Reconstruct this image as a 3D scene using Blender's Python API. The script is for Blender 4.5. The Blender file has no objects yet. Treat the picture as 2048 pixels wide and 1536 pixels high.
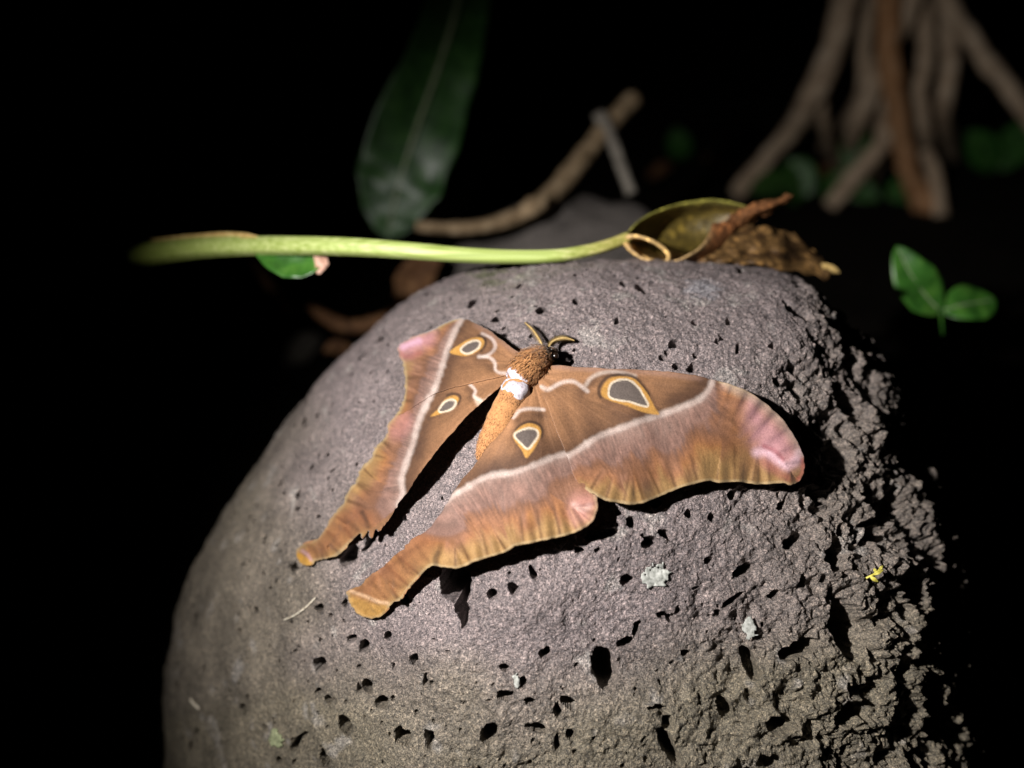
import bpy, math, random
import numpy as np
from mathutils import Vector, Matrix

random.seed(7); rng = np.random.default_rng(7)
scene = bpy.context.scene
COL = scene.collection

# ------------------------------------------------------------------ camera
PITCH = math.radians(30.0)
CAM = np.array([0.0, 0.0, 0.62])
FPX = 1967.0                                   # focal length in photo pixels (2048 wide)
FW = np.array([0.0, math.cos(PITCH), -math.sin(PITCH)])
RT = np.array([1.0, 0.0, 0.0])
UP = np.array([0.0, math.sin(PITCH), math.cos(PITCH)])
cd = bpy.data.cameras.new('camera'); cam = bpy.data.objects.new('camera', cd); COL.objects.link(cam)
cam.location = CAM
cam.rotation_euler = (math.radians(90) - PITCH, 0, 0)
cd.sensor_width = 36.0; cd.lens = 36.0 * FPX / 2048.0
cd.clip_start = 0.01; cd.clip_end = 200.0
cd.dof.use_dof = True; cd.dof.focus_distance = 0.435; cd.dof.aperture_fstop = 3.4
scene.camera = cam

# ------------------------------------------------------------------ night sky
w = bpy.data.worlds.new('World'); scene.world = w; w.use_nodes = True
nt = w.node_tree; bg = nt.nodes['Background']
sky = nt.nodes.new('ShaderNodeTexSky'); sky.sky_type = 'NISHITA'; sky.sun_disc = False
sky.sun_elevation = math.radians(-9); sky.sun_rotation = math.radians(200)
nt.links.new(sky.outputs[0], bg.inputs[0]); bg.inputs[1].default_value = 0.05

# ------------------------------------------------------------------ the hand torch that lights the moth
def P(px, py, d):
    """photo pixel + depth along the view axis -> world point(s)"""
    px = np.asarray(px, float); py = np.asarray(py, float); d = np.asarray(d, float)
    return CAM + d[..., None] * (FW + ((px - 1024) / FPX)[..., None] * RT + ((768 - py) / FPX)[..., None] * UP)

TORCH = CAM + RT * -0.21 + UP * 0.085 + FW * 0.06
AIM = P(1150, 820, 0.43)
ld = bpy.data.lights.new('torch', 'SPOT'); torch = bpy.data.objects.new('torch', ld); COL.objects.link(torch)
ld.energy = 28.5; ld.spot_size = math.radians(80); ld.spot_blend = 1.0; ld.shadow_soft_size = 0.007
ld.color = (1.0, 0.955, 0.93)
torch.location = TORCH
torch.rotation_euler = Vector(AIM - TORCH).to_track_quat('-Z', 'Y').to_euler()

scene.view_settings.view_transform = 'Standard'; scene.view_settings.look = 'None'
scene.view_settings.exposure = 0.0; scene.view_settings.gamma = 1.0

# ------------------------------------------------------------------ numeric helpers
def lin(c):
    c = np.asarray(c, float) / 255.0
    return np.where(c <= 0.04045, c / 12.92, ((c + 0.055) / 1.055) ** 2.4)

def hsh(ix, iy, iz, seed):
    h = (ix.astype(np.uint32) * np.uint32(374761393) + iy.astype(np.uint32) * np.uint32(668265263)
         + iz.astype(np.uint32) * np.uint32(2147483647 - 1234567) + np.uint32((seed * 974711) & 0xffffffff))
    h ^= h >> np.uint32(13); h *= np.uint32(1274126177); h ^= h >> np.uint32(16)
    h *= np.uint32(2246822519); h ^= h >> np.uint32(13)
    return h

def hf(h): return (h & np.uint32(0xffffff)).astype(np.float32) / np.float32(0xffffff)

def vnoise(p, seed=0):
    """value noise, p (N,3) -> (N,) in -1..1"""
    i = np.floor(p).astype(np.int64); f = (p - i).astype(np.float32); u = f * f * (3 - 2 * f)
    out = np.zeros(len(p), np.float32)
    for dx in (0, 1):
        wx = u[:, 0] if dx else 1 - u[:, 0]
        for dy in (0, 1):
            wy = u[:, 1] if dy else 1 - u[:, 1]
            for dz in (0, 1):
                wz = u[:, 2] if dz else 1 - u[:, 2]
                out += wx * wy * wz * hf(hsh(i[:, 0] + dx, i[:, 1] + dy, i[:, 2] + dz, seed))
    return out * 2 - 1

def fbm(p, octv=4, seed=0, gain=0.5):
    a, s, t = 1.0, np.zeros(len(p), np.float32), 0.0
    for o in range(octv):
        s += a * vnoise(p * (2.03 ** o) + 17.3 * o, seed + o); t += a; a *= gain
    return s / t

def n2(x, y, seed=0):
    x = np.asarray(x, float).ravel(); y = np.asarray(y, float).ravel()
    return vnoise(np.stack([x, y, np.zeros_like(x) + 0.37], 1), seed)

def sstep(a, b, x):
    t = np.clip((x - a) / (b - a), 0, 1); return t * t * (3 - 2 * t)

def crom(pts, n=8, closed=False):
    p = np.asarray(pts, float)
    if closed: q = np.vstack([p[-1], p, p[0], p[1]])
    else: q = np.vstack([2 * p[0] - p[1], p, 2 * p[-1] - p[-2]])
    out = []
    for i in range(1, len(q) - 2):
        t = np.linspace(0, 1, n, endpoint=False)[:, None]
        a, b, c, d = q[i - 1], q[i], q[i + 1], q[i + 2]
        out.append(0.5 * (2 * b + (c - a) * t + (2 * a - 5 * b + 4 * c - d) * t ** 2 + (3 * b - a - 3 * c + d) * t ** 3))
    out = np.vstack(out)
    if not closed: out = np.vstack([out, p[-1]])
    return out

def pip(x, y, poly):
    inside = np.zeros(len(x), bool); n = len(poly)
    for i in range(n):
        x1, y1 = poly[i]; x2, y2 = poly[(i + 1) % n]
        if y1 == y2: continue
        c = ((y1 > y) != (y2 > y)) & (x < (x2 - x1) * (y - y1) / (y2 - y1) + x1)
        inside ^= c
    return inside

def pdist(x, y, line, closed=False):
    """distance to a polyline, arc length of nearest point, nearest point"""
    best = np.full(len(x), 1e9); arc = np.zeros(len(x)); nx = np.zeros(len(x)); ny = np.zeros(len(x))
    pts = list(map(tuple, line)); pts = pts + [pts[0]] if closed else pts
    acc = 0.0
    for (x1, y1), (x2, y2) in zip(pts[:-1], pts[1:]):
        dx, dy = x2 - x1, y2 - y1; L2 = dx * dx + dy * dy
        if L2 < 1e-9: continue
        t = np.clip(((x - x1) * dx + (y - y1) * dy) / L2, 0, 1)
        qx, qy = x1 + t * dx, y1 + t * dy
        d = np.hypot(x - qx, y - qy); m = d < best
        best = np.where(m, d, best); arc = np.where(m, acc + t * math.sqrt(L2), arc)
        nx = np.where(m, qx, nx); ny = np.where(m, qy, ny)
        acc += math.sqrt(L2)
    return best, arc, nx, ny

# ------------------------------------------------------------------ object helpers
def tag(o, label=None, cat=None, group=None, kind=None):
    if label: o['label'] = label
    if cat: o['category'] = cat
    if group: o['group'] = group
    if kind: o['kind'] = kind
    return o

def empty(name, loc):
    o = bpy.data.objects.new(name, None); COL.objects.link(o); o.location = loc; o.empty_display_size = 0.01
    return o

def mesh_obj(name, V, Fc, mat, parent=None, smooth=True, colors=None):
    V = np.asarray(V, float)
    if parent is None: org = V.mean(0)
    else:
        org = np.array(parent.location)
        q = parent.parent
        while q: org = org + np.array(q.location); q = q.parent
    me = bpy.data.meshes.new(name)
    V = V - org
    if isinstance(Fc, np.ndarray):
        nf, k = Fc.shape
        me.vertices.add(len(V)); me.vertices.foreach_set('co', V.astype(np.float32).ravel())
        me.loops.add(nf * k); me.loops.foreach_set('vertex_index', Fc.astype(np.int32).ravel())
        me.polygons.add(nf); me.polygons.foreach_set('loop_start', (np.arange(nf) * k).astype(np.int32))
        me.update(calc_edges=True)
    else:
        me.from_pydata(V.tolist(), [], Fc)
    me.polygons.foreach_set('use_smooth', np.full(len(me.polygons), smooth))
    if colors is not None:
        at = me.color_attributes.new('Col', 'FLOAT_COLOR', 'POINT')
        c = np.ones((len(V), 4), np.float32); c[:, :3] = colors
        at.data.foreach_set('color', c.ravel())
    me.materials.append(mat)
    me.validate()
    o = bpy.data.objects.new(name, me); COL.objects.link(o)
    if parent is None: o.location = org
    else: o.parent = parent
    return o

def grid_faces(nu, nv, wrap=False):
    j = np.arange(nv if wrap else nv - 1); i = np.arange(nu - 1)
    I, J = np.meshgrid(i, j, indexing='ij'); J2 = (J + 1) % nv
    return np.stack([I * nv + J, (I + 1) * nv + J, (I + 1) * nv + J2, I * nv + J2], -1).reshape(-1, 4)

def tube(path, radii, seg=12, caps=True, wob=0.0, seed=0, flat=1.0):
    """closed tapered tube along a 3-D path"""
    path = np.asarray(path, float); n = len(path); radii = np.broadcast_to(np.asarray(radii, float), (n,))
    T = np.gradient(path, axis=0); T /= np.linalg.norm(T, axis=1)[:, None] + 1e-12
    a = np.array([0, 0, 1.0]) if abs(T[0][2]) < 0.8 else np.array([1.0, 0, 0])
    N = np.cross(T[0], a); N /= np.linalg.norm(N)
    rings = []
    ang = np.linspace(0, 2 * math.pi, seg, endpoint=False)
    for i in range(n):
        N = N - T[i] * N.dot(T[i]); N /= np.linalg.norm(N); B = np.cross(T[i], N)
        r = radii[i] * (1 + (wob * n2(ang * 1.3 + 5, np.full(seg, i * 0.35), seed) if wob else 0))
        r = np.broadcast_to(r, (seg,))
        rings.append(path[i] + (np.cos(ang) * r)[:, None] * N + (np.sin(ang) * r * flat)[:, None] * B)
    V = np.vstack(rings); F = grid_faces(n, seg, True).tolist()
    if caps:
        V = np.vstack([V, path[0], path[-1]]); c0, c1 = len(V) - 2, len(V) - 1
        for j in range(seg):
            F.append([c0, j, (j + 1) % seg]); F.append([c1, (n - 1) * seg + (j + 1) % seg, (n - 1) * seg + j])
    return V, F

# ------------------------------------------------------------------ materials
def newmat(name, rough=0.8, spec=0.3):
    m = bpy.data.materials.new(name); m.use_nodes = True
    b = m.node_tree.nodes['Principled BSDF']
    b.inputs['Roughness'].default_value = rough
    b.inputs['Specular IOR Level'].default_value = spec
    return m, m.node_tree, b

def N(nt, t, **kw):
    n = nt.nodes.new(t)
    for k, v in kw.items():
        if k in n.inputs: n.inputs[k].default_value = v
        else: setattr(n, k, v)
    return n

def noise_node(nt, scale, detail=4, rough=0.6, vec=None):
    n = N(nt, 'ShaderNodeTexNoise', Scale=scale, Detail=detail, Roughness=rough)
    if vec is None:
        tc = N(nt, 'ShaderNodeTexCoord'); vec = tc.outputs['Object']
    nt.links.new(vec, n.inputs['Vector'])
    return n

def ramp(nt, src, stops):
    r = nt.nodes.new('ShaderNodeValToRGB')
    e = r.color_ramp.elements
    while len(e) > 1: e.remove(e[-1])
    e[0].position = stops[0][0]; e[0].color = (*stops[0][1], 1)
    for p, c in stops[1:]:
        k = e.new(p); k.color = (*c, 1)
    nt.links.new(src, r.inputs[0]); return r

def mixc(nt, a, b, fac, mode='MIX'):
    m = nt.nodes.new('ShaderNodeMix'); m.data_type = 'RGBA'; m.blend_type = mode
    for s, v in ((m.inputs['Factor'], fac), (m.inputs['A'], a), (m.inputs['B'], b)):
        if hasattr(v, 'links') or isinstance(v, bpy.types.NodeSocket): nt.links.new(v, s)
        elif isinstance(v, (int, float)): s.default_value = v
        else: s.default_value = (*v, 1)
    return m.outputs['Result']

def bump(nt, b, src, strength, dist, prev=None):
    n = N(nt, 'ShaderNodeBump', Strength=strength, Distance=dist)
    nt.links.new(src, n.inputs['Height'])
    if prev is not None: nt.links.new(prev, n.inputs['Normal'])
    nt.links.new(n.outputs[0], b.inputs['Normal']); return n.outputs[0]

def mat_rock():
    m, nt, b = newmat('basalt', 0.58, 0.5)
    at = N(nt, 'ShaderNodeAttribute', attribute_name='Col')
    n1 = noise_node(nt, 620, 4, 0.75); n2_ = noise_node(nt, 1700, 2, 0.7)
    sp = ramp(nt, n1.outputs[0], [(0.32, (0.20, 0.19, 0.21)), (0.45, (0.82, 0.84, 0.84)), (0.56, (1.12, 1.10, 1.08)), (0.68, (2.1, 2.05, 2.0))])
    c = mixc(nt, at.outputs['Color'], sp.outputs[0], 1.0, 'MULTIPLY')
    sp2 = ramp(nt, n2_.outputs[0], [(0.34, (0.40, 0.40, 0.42)), (0.5, (1, 1, 1)), (0.66, (2.2, 2.15, 2.05))])
    c = mixc(nt, c, sp2.outputs[0], 1.0, 'MULTIPLY')
    nt.links.new(c, b.inputs['Base Color'])
    p = bump(nt, b, n1.outputs[0], 1.0, 0.0016)
    bump(nt, b, n2_.outputs[0], 1.0, 0.0007, p)
    return m

def mat_attr(name, rough=0.7, spec=0.25, nscale=1500, nstr=0.35, bdist=0.0003, sheen=0.0, sub=0.0, stretch=None):
    m, nt, b = newmat(name, rough, spec)
    at = N(nt, 'ShaderNodeAttribute', attribute_name='Col')
    n1 = noise_node(nt, nscale, 3, 0.65)
    sp = ramp(nt, n1.outputs[0], [(0.3, (1 - nstr,) * 3), (0.5, (1, 1, 1)), (0.7, (1 + nstr,) * 3)])
    c = mixc(nt, at.outputs['Color'], sp.outputs[0], 1.0, 'MULTIPLY')
    nt.links.new(c, b.inputs['Base Color'])
    if sheen: b.inputs['Sheen Weight'].default_value = sheen; b.inputs['Sheen Roughness'].default_value = 0.4
    if bdist: bump(nt, b, n1.outputs[0], 0.6, bdist)
    return m

def mat_noise(name, c1, c2, c3, scale, rough=0.6, spec=0.4, bdist=0.0, detail=5, sub=0.0, coat=0.0):
    m, nt, b = newmat(name, rough, spec)
    n1 = noise_node(nt, scale, detail, 0.62)
    r = ramp(nt, n1.outputs[0], [(0.3, tuple(lin(c1))), (0.5, tuple(lin(c2))), (0.7, tuple(lin(c3)))])
    nt.links.new(r.outputs[0], b.inputs['Base Color'])
    if bdist: bump(nt, b, n1.outputs[0], 0.7, bdist)
    if coat: b.inputs['Coat Weight'].default_value = coat; b.inputs['Coat Roughness'].default_value = 0.25
    return m

# ------------------------------------------------------------------ ground
def build_ground():
    g = np.concatenate([-np.geomspace(60, 2.6, 18), np.linspace(-2.5, 2.5, 160), np.geomspace(2.6, 60, 18)])
    X, Y = np.meshgrid(g, g + 1.2, indexing='ij')
    p = np.stack([X.ravel(), Y.ravel(), np.zeros(X.size)], 1)
    z = 0.03 * fbm(p * 2.2, 4, 3) + 0.012 * fbm(p * 11, 3, 9)
    p[:, 2] = z - 0.01
    m, nt, b = newmat('soil', 0.95, 0.1)
    n1 = noise_node(nt, 60, 6, 0.7)
    r = ramp(nt, n1.outputs[0], [(0.3, (0.004, 0.003, 0.002)), (0.55, (0.010, 0.008, 0.006)), (0.75, (0.022, 0.016, 0.010))])
    nt.links.new(r.outputs[0], b.inputs['Base Color'])
    bump(nt, b, n1.outputs[0], 0.8, 0.01)
    o = mesh_obj('ground', p, grid_faces(len(g), len(g)), m)
    tag(o, 'dark bare forest soil around the boulder', 'ground', kind='structure')
build_ground()
def gdepth(px, py, z=0.0):
    """depth at which a pixel's ray meets the ground"""
    return (CAM[2] - z) / (math.sin(PITCH) - math.cos(PITCH) * (768 - py) / FPX)

# ------------------------------------------------------------------ the boulder
CX, CY = 1130.0, 1250.0
OUT = np.array([(330,1536),(318,1700),(330,1900),(420,2150),(620,2350),(900,2450),(1300,2450),(1650,2380),(1880,2150),(1960,1900),
 (1975,1700),(1962,1536),(1950,1300),(1928,1150),(1885,1010),(1835,920),(1805,840),(1785,770),(1745,690),(1690,620),(1620,566),(1540,540),
 (1400,524),(1250,520),(1100,522),(1000,530),(900,555),(800,612),(700,698),(610,795),(520,920),(440,1040),(375,1160),(342,1280),(328,1400)], float)
_oc = crom(OUT, 10, True)
_th = np.arctan2(_oc[:, 1] - CY, _oc[:, 0] - CX); _rr = np.hypot(_oc[:, 0] - CX, _oc[:, 1] - CY)
_o = np.argsort(_th); _th = _th[_o]; _rr = _rr[_o]
_th = np.concatenate([_th - 2 * math.pi, _th, _th + 2 * math.pi]); _rr = np.tile(_rr, 3)
def rim_r(th): return np.interp(th, _th, _rr)
H0 = 0.165
def rim_depth(px, py):
    return 0.580 - 0.035 * sstep(900, 500, py) * sstep(900, 1200, px) + 0.05 * sstep(950, 400, px) - 0.035 * sstep(1400, 1900, px)
def base_depth(px, py):
    """smooth front surface of the boulder: depth for photo pixels"""
    px = np.atleast_1d(np.asarray(px, float)); py = np.atleast_1d(np.asarray(py, float))
    sh = px.shape; px = px.ravel(); py = py.ravel()
    th = np.arctan2(py - CY, px - CX); s = np.hypot(px - CX, py - CY) / rim_r(th)
    ss = np.clip(s, 0, 1)
    d = rim_depth(px, py) - H0 * np.sqrt(np.clip(1 - ss ** 2.25, 0, 1))
    lump = 0.006 * n2(px / 260, py / 260, 41) + 0.003 * n2(px / 110, py / 110, 42)
    d = d + lump * (1 - ss ** 6)
    return d.reshape(sh)

PITS = [ # x, y, half width, half height, turn (deg), depth mm
 (641,1330,13,12,0,7),(642,1215,8,7,0,5),(690,1205,5,8,0,4),(780,1270,6,10,0,5),(726,1292,8,13,30,5),(703,1276,8,7,0,4),(737,1375,9,15,-20,6),
 (766,1402,12,12,0,7),(658,1398,5,9,0,4),(641,1381,5,5,0,3),(805,1472,14,14,0,8),(590,1489,6,15,15,6),(601,1472,13,5,-30,4),(652,1517,8,15,-30,6),
 (692,1452,11,22,-25,7),(859,1478,8,18,-20,6),(831,1318,7,10,0,4),(853,1361,5,11,0,4),(1067,1147,6,14,-15,5),(1026,1177,8,13,-30,3),(1255,1161,11,12,0,8),
 (1324,1138,9,5,0,4),(1090,1307,11,12,20,6),(1209,1336,24,40,-15,14),(1252,1286,19,9,-10,7),(1275,1259,6,17,20,5),(1343,1236,7,9,0,5),(1326,1230,11,8,0,4),
 (1010,1336,8,7,0,4),(1045,1364,8,11,0,5),(1010,1390,15,9,15,6),(1059,1402,12,7,0,5),(1138,1404,17,9,30,6),(1114,1421,9,11,0,6),(1073,1455,21,8,22,6),
 (979,1469,16,17,-20,9),(1114,1483,6,15,0,6),(1141,1472,7,10,0,5),(1337,1449,12,15,0,7),(1340,1497,13,40,-32,9),(1374,1307,10,6,0,4),(1314,1415,19,6,0,5),
 (1283,574,13,11,0,7),(1248,568,8,6,0,5),(1234,641,5,6,0,4),(1347,687,9,9,0,6),(1436,682,6,6,0,5),(1391,641,7,7,0,5),(1458,640,8,7,0,5),(1480,540,7,6,0,5),
 (1334,704,5,5,0,4),(1323,716,5,5,0,4),(1353,735,7,5,0,5),(1384,737,8,7,0,5),(1392,713,5,5,0,4),(1475,696,5,11,20,4),(1082,620,8,7,0,5),
 (1467,990,10,10,0,8),(1380,1026,12,9,30,6),(1312,1004,10,8,0,6),(1397,982,6,6,0,4),(1428,1035,9,8,0,6),(1300,1087,15,13,30,8),(1215,1068,20,8,-15,6),
 (1265,1043,13,8,35,6),(1331,1068,15,9,30,6),(1237,1024,8,6,0,4),(1187,1072,15,6,-15,5),(1160,1100,8,6,0,4),(990,640,7,5,0,4),(1150,600,6,5,0,4),
 (1560,760,14,7,35,7),(1545,690,8,6,0,5),(1490,1140,24,9,-25,10),(1590,1080,22,12,-35,11),(1640,990,26,14,20,10),(1670,1110,20,34,10,14),(1700,1260,34,60,-20,18),
 (1600,1300,40,16,-20,13),(1500,1330,14,30,-25,10),(1560,1450,24,20,0,13),(1700,1430,30,20,-30,14),(1450,1420,12,24,-20,9),(1470,1200,26,7,-35,8),(1760,1060,30,18,35,12),
 (1830,1180,18,44,-15,14),(1860,1400,16,60,-8,15),(1420,1120,8,8,0,5),(1550,1190,12,8,0,6),(1440,1230,8,8,0,5),(1620,870,40,14,55,10),
 (1705,800,16,40,-40,10),(1600,620,34,9,28,8),(1655,690,30,8,35,8),(1120,712,26,9,8,8),
 (912,1165,28,36,-8,24),(922,1208,12,42,-8,22),(700,1110,10,22,35,5),(745,1075,8,30,35,7),(760,1150,9,8,0,4)]  # first two: added hollow shaped as the hind wing's spiked cast shadow

def worley_pits(p, cell, rmin, rmax, prob, seed, mask=None, steep=0.40, dk=2.3):
    q = p / cell
    i = np.floor(q).astype(np.int64)
    best = np.zeros(len(p), np.float32)
    for dx in (-1, 0, 1):
        for dy in (-1, 0, 1):
            for dz in (-1, 0, 1):
                a, b_, c = i[:, 0] + dx, i[:, 1] + dy, i[:, 2] + dz
                h = hsh(a, b_, c, seed); f1 = hf(h); h2 = hsh(b_, c, a, seed + 5); f2 = hf(h2); f3 = hf(h2 >> np.uint32(7))
                f4 = hf(h >> np.uint32(8)) 
                d = np.sqrt((q[:, 0] - a - f1) ** 2 + (q[:, 1] - b_ - f2) ** 2 + (q[:, 2] - c - f3) ** 2) * cell
                sel = hf(hsh(c, a, b_, seed + 9))
                pr = prob if mask is None else prob * mask
                r = np.where(sel < pr, rmin + (rmax - rmin) * f4 ** 2, 1e-6)
                v = np.clip((r - d) / (r * steep), 0, 1); v = v * v * (3 - 2 * v) * r * dk
                best = np.maximum(best, v.astype(np.float32))
    return best

def build_boulder():
    # columns: fine where the rim is in the picture, coarse below the frame
    th = np.linspace(-math.pi, math.pi, 4000); r = rim_r(th); ry = CY + r * np.sin(th)
    wgt = np.where(ry < 1700, 1.0, 0.3) * r; cum = np.concatenate([[0], np.cumsum(wgt[:-1])]); cum /= cum[-1]
    NT, NS = 1760, 470
    TH = np.interp(np.linspace(0, 1, NT, endpoint=False), cum, th)
    t = np.linspace(0, 1, NS); S = 1 - (1 - t) ** 1.35; S[0] = 0.002; S[-1] = 1.0
    R = rim_r(TH)
    PX = CX + S[:, None] * R * np.cos(TH); PY = CY + S[:, None] * R * np.sin(TH)
    D = base_depth(PX, PY)
    Pt = P(PX, PY, D)
    Ts = np.gradient(Pt, axis=0); Tt = np.roll(Pt, -1, 1) - np.roll(Pt, 1, 1)
    Nn = np.cross(Ts, Tt); Nn /= np.linalg.norm(Nn, axis=2)[..., None] + 1e-15
    flip = np.sum(Nn * (-FW), 2) < -0.2
    if flip.mean() > 0.5: Nn = -Nn
    Nn[0] = -FW
    # rows near the rim: keep normals pointing outwards
    pts = Pt.reshape(-1, 3); nrm = Nn.reshape(-1, 3); px = PX.ravel(); py = PY.ravel()
    wp = pts + 0.0018 * np.stack([fbm(pts * 260, 2, 61), fbm(pts * 260, 2, 62), fbm(pts * 260, 2, 63)], 1)
    # how broken the surface is: smooth crown and left flank, shattered right flank
    rough = sstep(1330, 1760, px + 0.25 * (py - 1000) + 90 * n2(px / 160, py / 160, 71)) * sstep(560, 800, py + 0.2 * (px - 1500))
    rough = np.maximum(rough, 0.9 * sstep(1560, 1700, px + 0.3 * (py - 600) * -1 + 50 * n2(px / 120, py / 120, 72)) * sstep(900, 700, py) * 0.9)
    rough = np.maximum(rough, 0.35 * sstep(1250, 1500, py) * sstep(700, 1000, px))
    left = sstep(820, 560, px - 0.15 * (py - 1000))
    disp = 0.0018 * fbm(pts * 55, 3, 11) + 0.0013 * fbm(pts * 210, 3, 15, 0.6) + 0.00060 * fbm(pts * 800, 3, 19, 0.7)
    # broken ridges
    rid = 1 - np.abs(fbm(wp * 38, 4, 23, 0.55)) * 2.2
    chunk = fbm(wp * 75, 3, 29, 0.6)
    disp += rough * (-0.010 * np.clip(chunk * 1.5 + 0.10, 0, 1) - 0.008 * np.clip(fbm(wp * 28, 3, 33) * 1.8, 0, 1) + 0.0025 * rid + 0.0024 * fbm(wp * 340, 3, 37, 0.7) + 0.0060 * np.abs(fbm(wp * 130, 3, 39)) - 0.001)
    # vesicles
    dens = np.clip(0.30 + 0.75 * rough + 0.25 * n2(px / 220, py / 220, 81) + 0.18 * left, 0.12, 1)
    pit = worley_pits(wp, 0.0095, 0.0010, 0.0034, 0.62, 101, dens)
    pit = np.maximum(pit, worley_pits(wp, 0.0048, 0.0005, 0.0015, 0.62, 131, np.clip(dens + 0.15, 0, 1)))
    pit = np.maximum(pit, worley_pits(wp, 0.020, 0.003, 0.0080, 0.62, 161, rough, 0.4, 1.5))
    holes = pit.astype(float)
    wx = px + 4.5 * n2(px / 14, py / 14, 91) + 2.0 * n2(px / 6, py / 6, 93); wy = py + 4.5 * n2(px / 14, py / 14, 92) + 2.0 * n2(px / 6, py / 6, 94)
    for (x, y, a, b_, rot, mm) in PITS:
        k = np.where((np.abs(px - x) < 1.4 * max(a, b_) + 12) & (np.abs(py - y) < 1.4 * max(a, b_) + 12))[0]
        if not len(k): continue
        c, s_ = math.cos(math.radians(rot)), math.sin(math.radians(rot))
        u = ((wx[k] - x) * c + (wy[k] - y) * s_) / a; v = (-(wx[k] - x) * s_ + (wy[k] - y) * c) / b_
        rr = np.sqrt(u * u + v * v)
        holes[k] = np.maximum(holes[k], mm * 0.001 * 1.6 * sstep(1.16, 0.86, rr))
    # holes lean along the view, deeper leftward, so floors go dark; wing-shadow hollow included
    km = sstep(1450, 1050, px)[:, None] * 0.9
    axis = -nrm * (1 - km) + FW * km; axis /= np.linalg.norm(axis, axis=1)[:, None]
    new = pts + nrm * disp[:, None] + axis * (holes * (1 + 1.1 * km[:, 0]))[:, None]
    # stone colour; olive at the left stands in for the torch beam's yellowish fringe
    base = np.tile(lin((120, 110, 110)), (len(pts), 1))
    ol = np.clip(0.85 * sstep(760, 470, px - 0.2 * (py - 1000) + 70 * n2(px / 120, py / 120, 55)) + 0.8 * sstep(1250, 1500, py + 0.15 * (px - 1000) + 120 * n2(px / 150, py / 150, 56))
                 + 0.55 * rough, 0, 1)
    base = base * (1 - ol[:, None]) + lin((108, 101, 87)) * ol[:, None]
    nv = fbm(pts * 70, 4, 201); base *= (1 + (0.32 + 0.25 * left) * nv)[:, None]
    pale = sstep(0.30, 0.55, fbm(pts * 95, 3, 211)); base = base * (1 - 0.5 * pale[:, None]) + lin((150, 146, 142)) * 0.5 * pale[:, None]
    moss = sstep(60, 10, np.hypot((px - 985) / 1.5, (py - 552) / 0.55)) * sstep(-0.3, 0.3, fbm(pts * 240, 2, 215))
    base = base * (1 - 0.7 * moss[:, None]) + lin((80, 88, 50)) * 0.7 * moss[:, None]
    lpatch = sstep(46, 20, np.hypot(px - 1405, (py - 578) * 2.0) + 26 * fbm(pts * 300, 2, 216)); base = base * (1 - 0.6 * lpatch[:, None]) + lin((145, 145, 152)) * 0.6 * lpatch[:, None]
    F = grid_faces(NS, NT, True)
    # hidden back half
    NB = 44
    sb = np.cos(np.linspace(0, math.pi / 2, NB + 1))[1:]; sb[-1] = 0.002
    cxx = CX; 
    bPX = CX + sb[:, None] * R * np.cos(TH); bPY = CY + sb[:, None] * R * np.sin(TH)
    bD = rim_depth(bPX, bPY) * 0 + (D[-1][None, :] * sb[:, None] + 0.58 * (1 - sb[:, None])) + 0.15 * np.sqrt(1 - sb[:, None] ** 2)
    rimp = new.reshape(NS, NT, 3)[-1]; cen = P(CX, CY, 0.58)
    bp = cen + (rimp[None] - cen) * sb[:, None, None] + FW * (0.15 * np.sqrt(1 - sb[:, None, None] ** 2))
    bp = bp.reshape(-1, 3); off = 0.006 * fbm(bp * 30, 3, 77) * np.repeat(1 - sb ** 8, NT); bp = bp + FW * off[:, None]
    allv = np.vstack([new, bp]); allc = np.vstack([base, np.tile(lin((110, 104, 92)), (len(bp), 1))])
    ring = (NS - 1) * NT + np.arange(NT)
    idx = np.vstack([ring, len(new) + np.arange(NB * NT).reshape(NB, NT)])
    q = np.stack([idx[:-1], idx[1:], np.roll(idx, -1, 1)[1:], np.roll(idx, -1, 1)[:-1]], -1).reshape(-1, 4)
    F = np.vstack([F, q])
    if flip.mean() <= 0.5: pass
    o = mesh_obj('boulder', allv, F, mat_rock(), colors=allc, smooth=False)
    tag(o, 'large pitted grey volcanic boulder with the brown moth on it', 'rock')
    # lookup of the finished surface
    v = new - CAM; dep = v @ FW
    qx = 1024 + FPX * (v @ RT) / dep; qy = 768 - FPX * (v @ UP) / dep
    G = np.full((1600 // 4 + 2, 2100 // 4 + 2), np.nan)
    ii = np.clip((qy / 4).astype(int), 0, G.shape[0] - 1); jj = np.clip((qx / 4).astype(int), 0, G.shape[1] - 1)
    o2 = np.argsort(-dep); G[ii[o2], jj[o2]] = dep[o2]
    return o, G
boulder, GD = build_boulder()
def surf_depth(px, py):
    px = np.atleast_1d(np.asarray(px, float)); py = np.atleast_1d(np.asarray(py, float))
    v = GD[np.clip((py / 4).astype(int), 0, GD.shape[0] - 1), np.clip((px / 4).astype(int), 0, GD.shape[1] - 1)]
    return np.where(np.isnan(v), base_depth(px, py), v)

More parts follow.
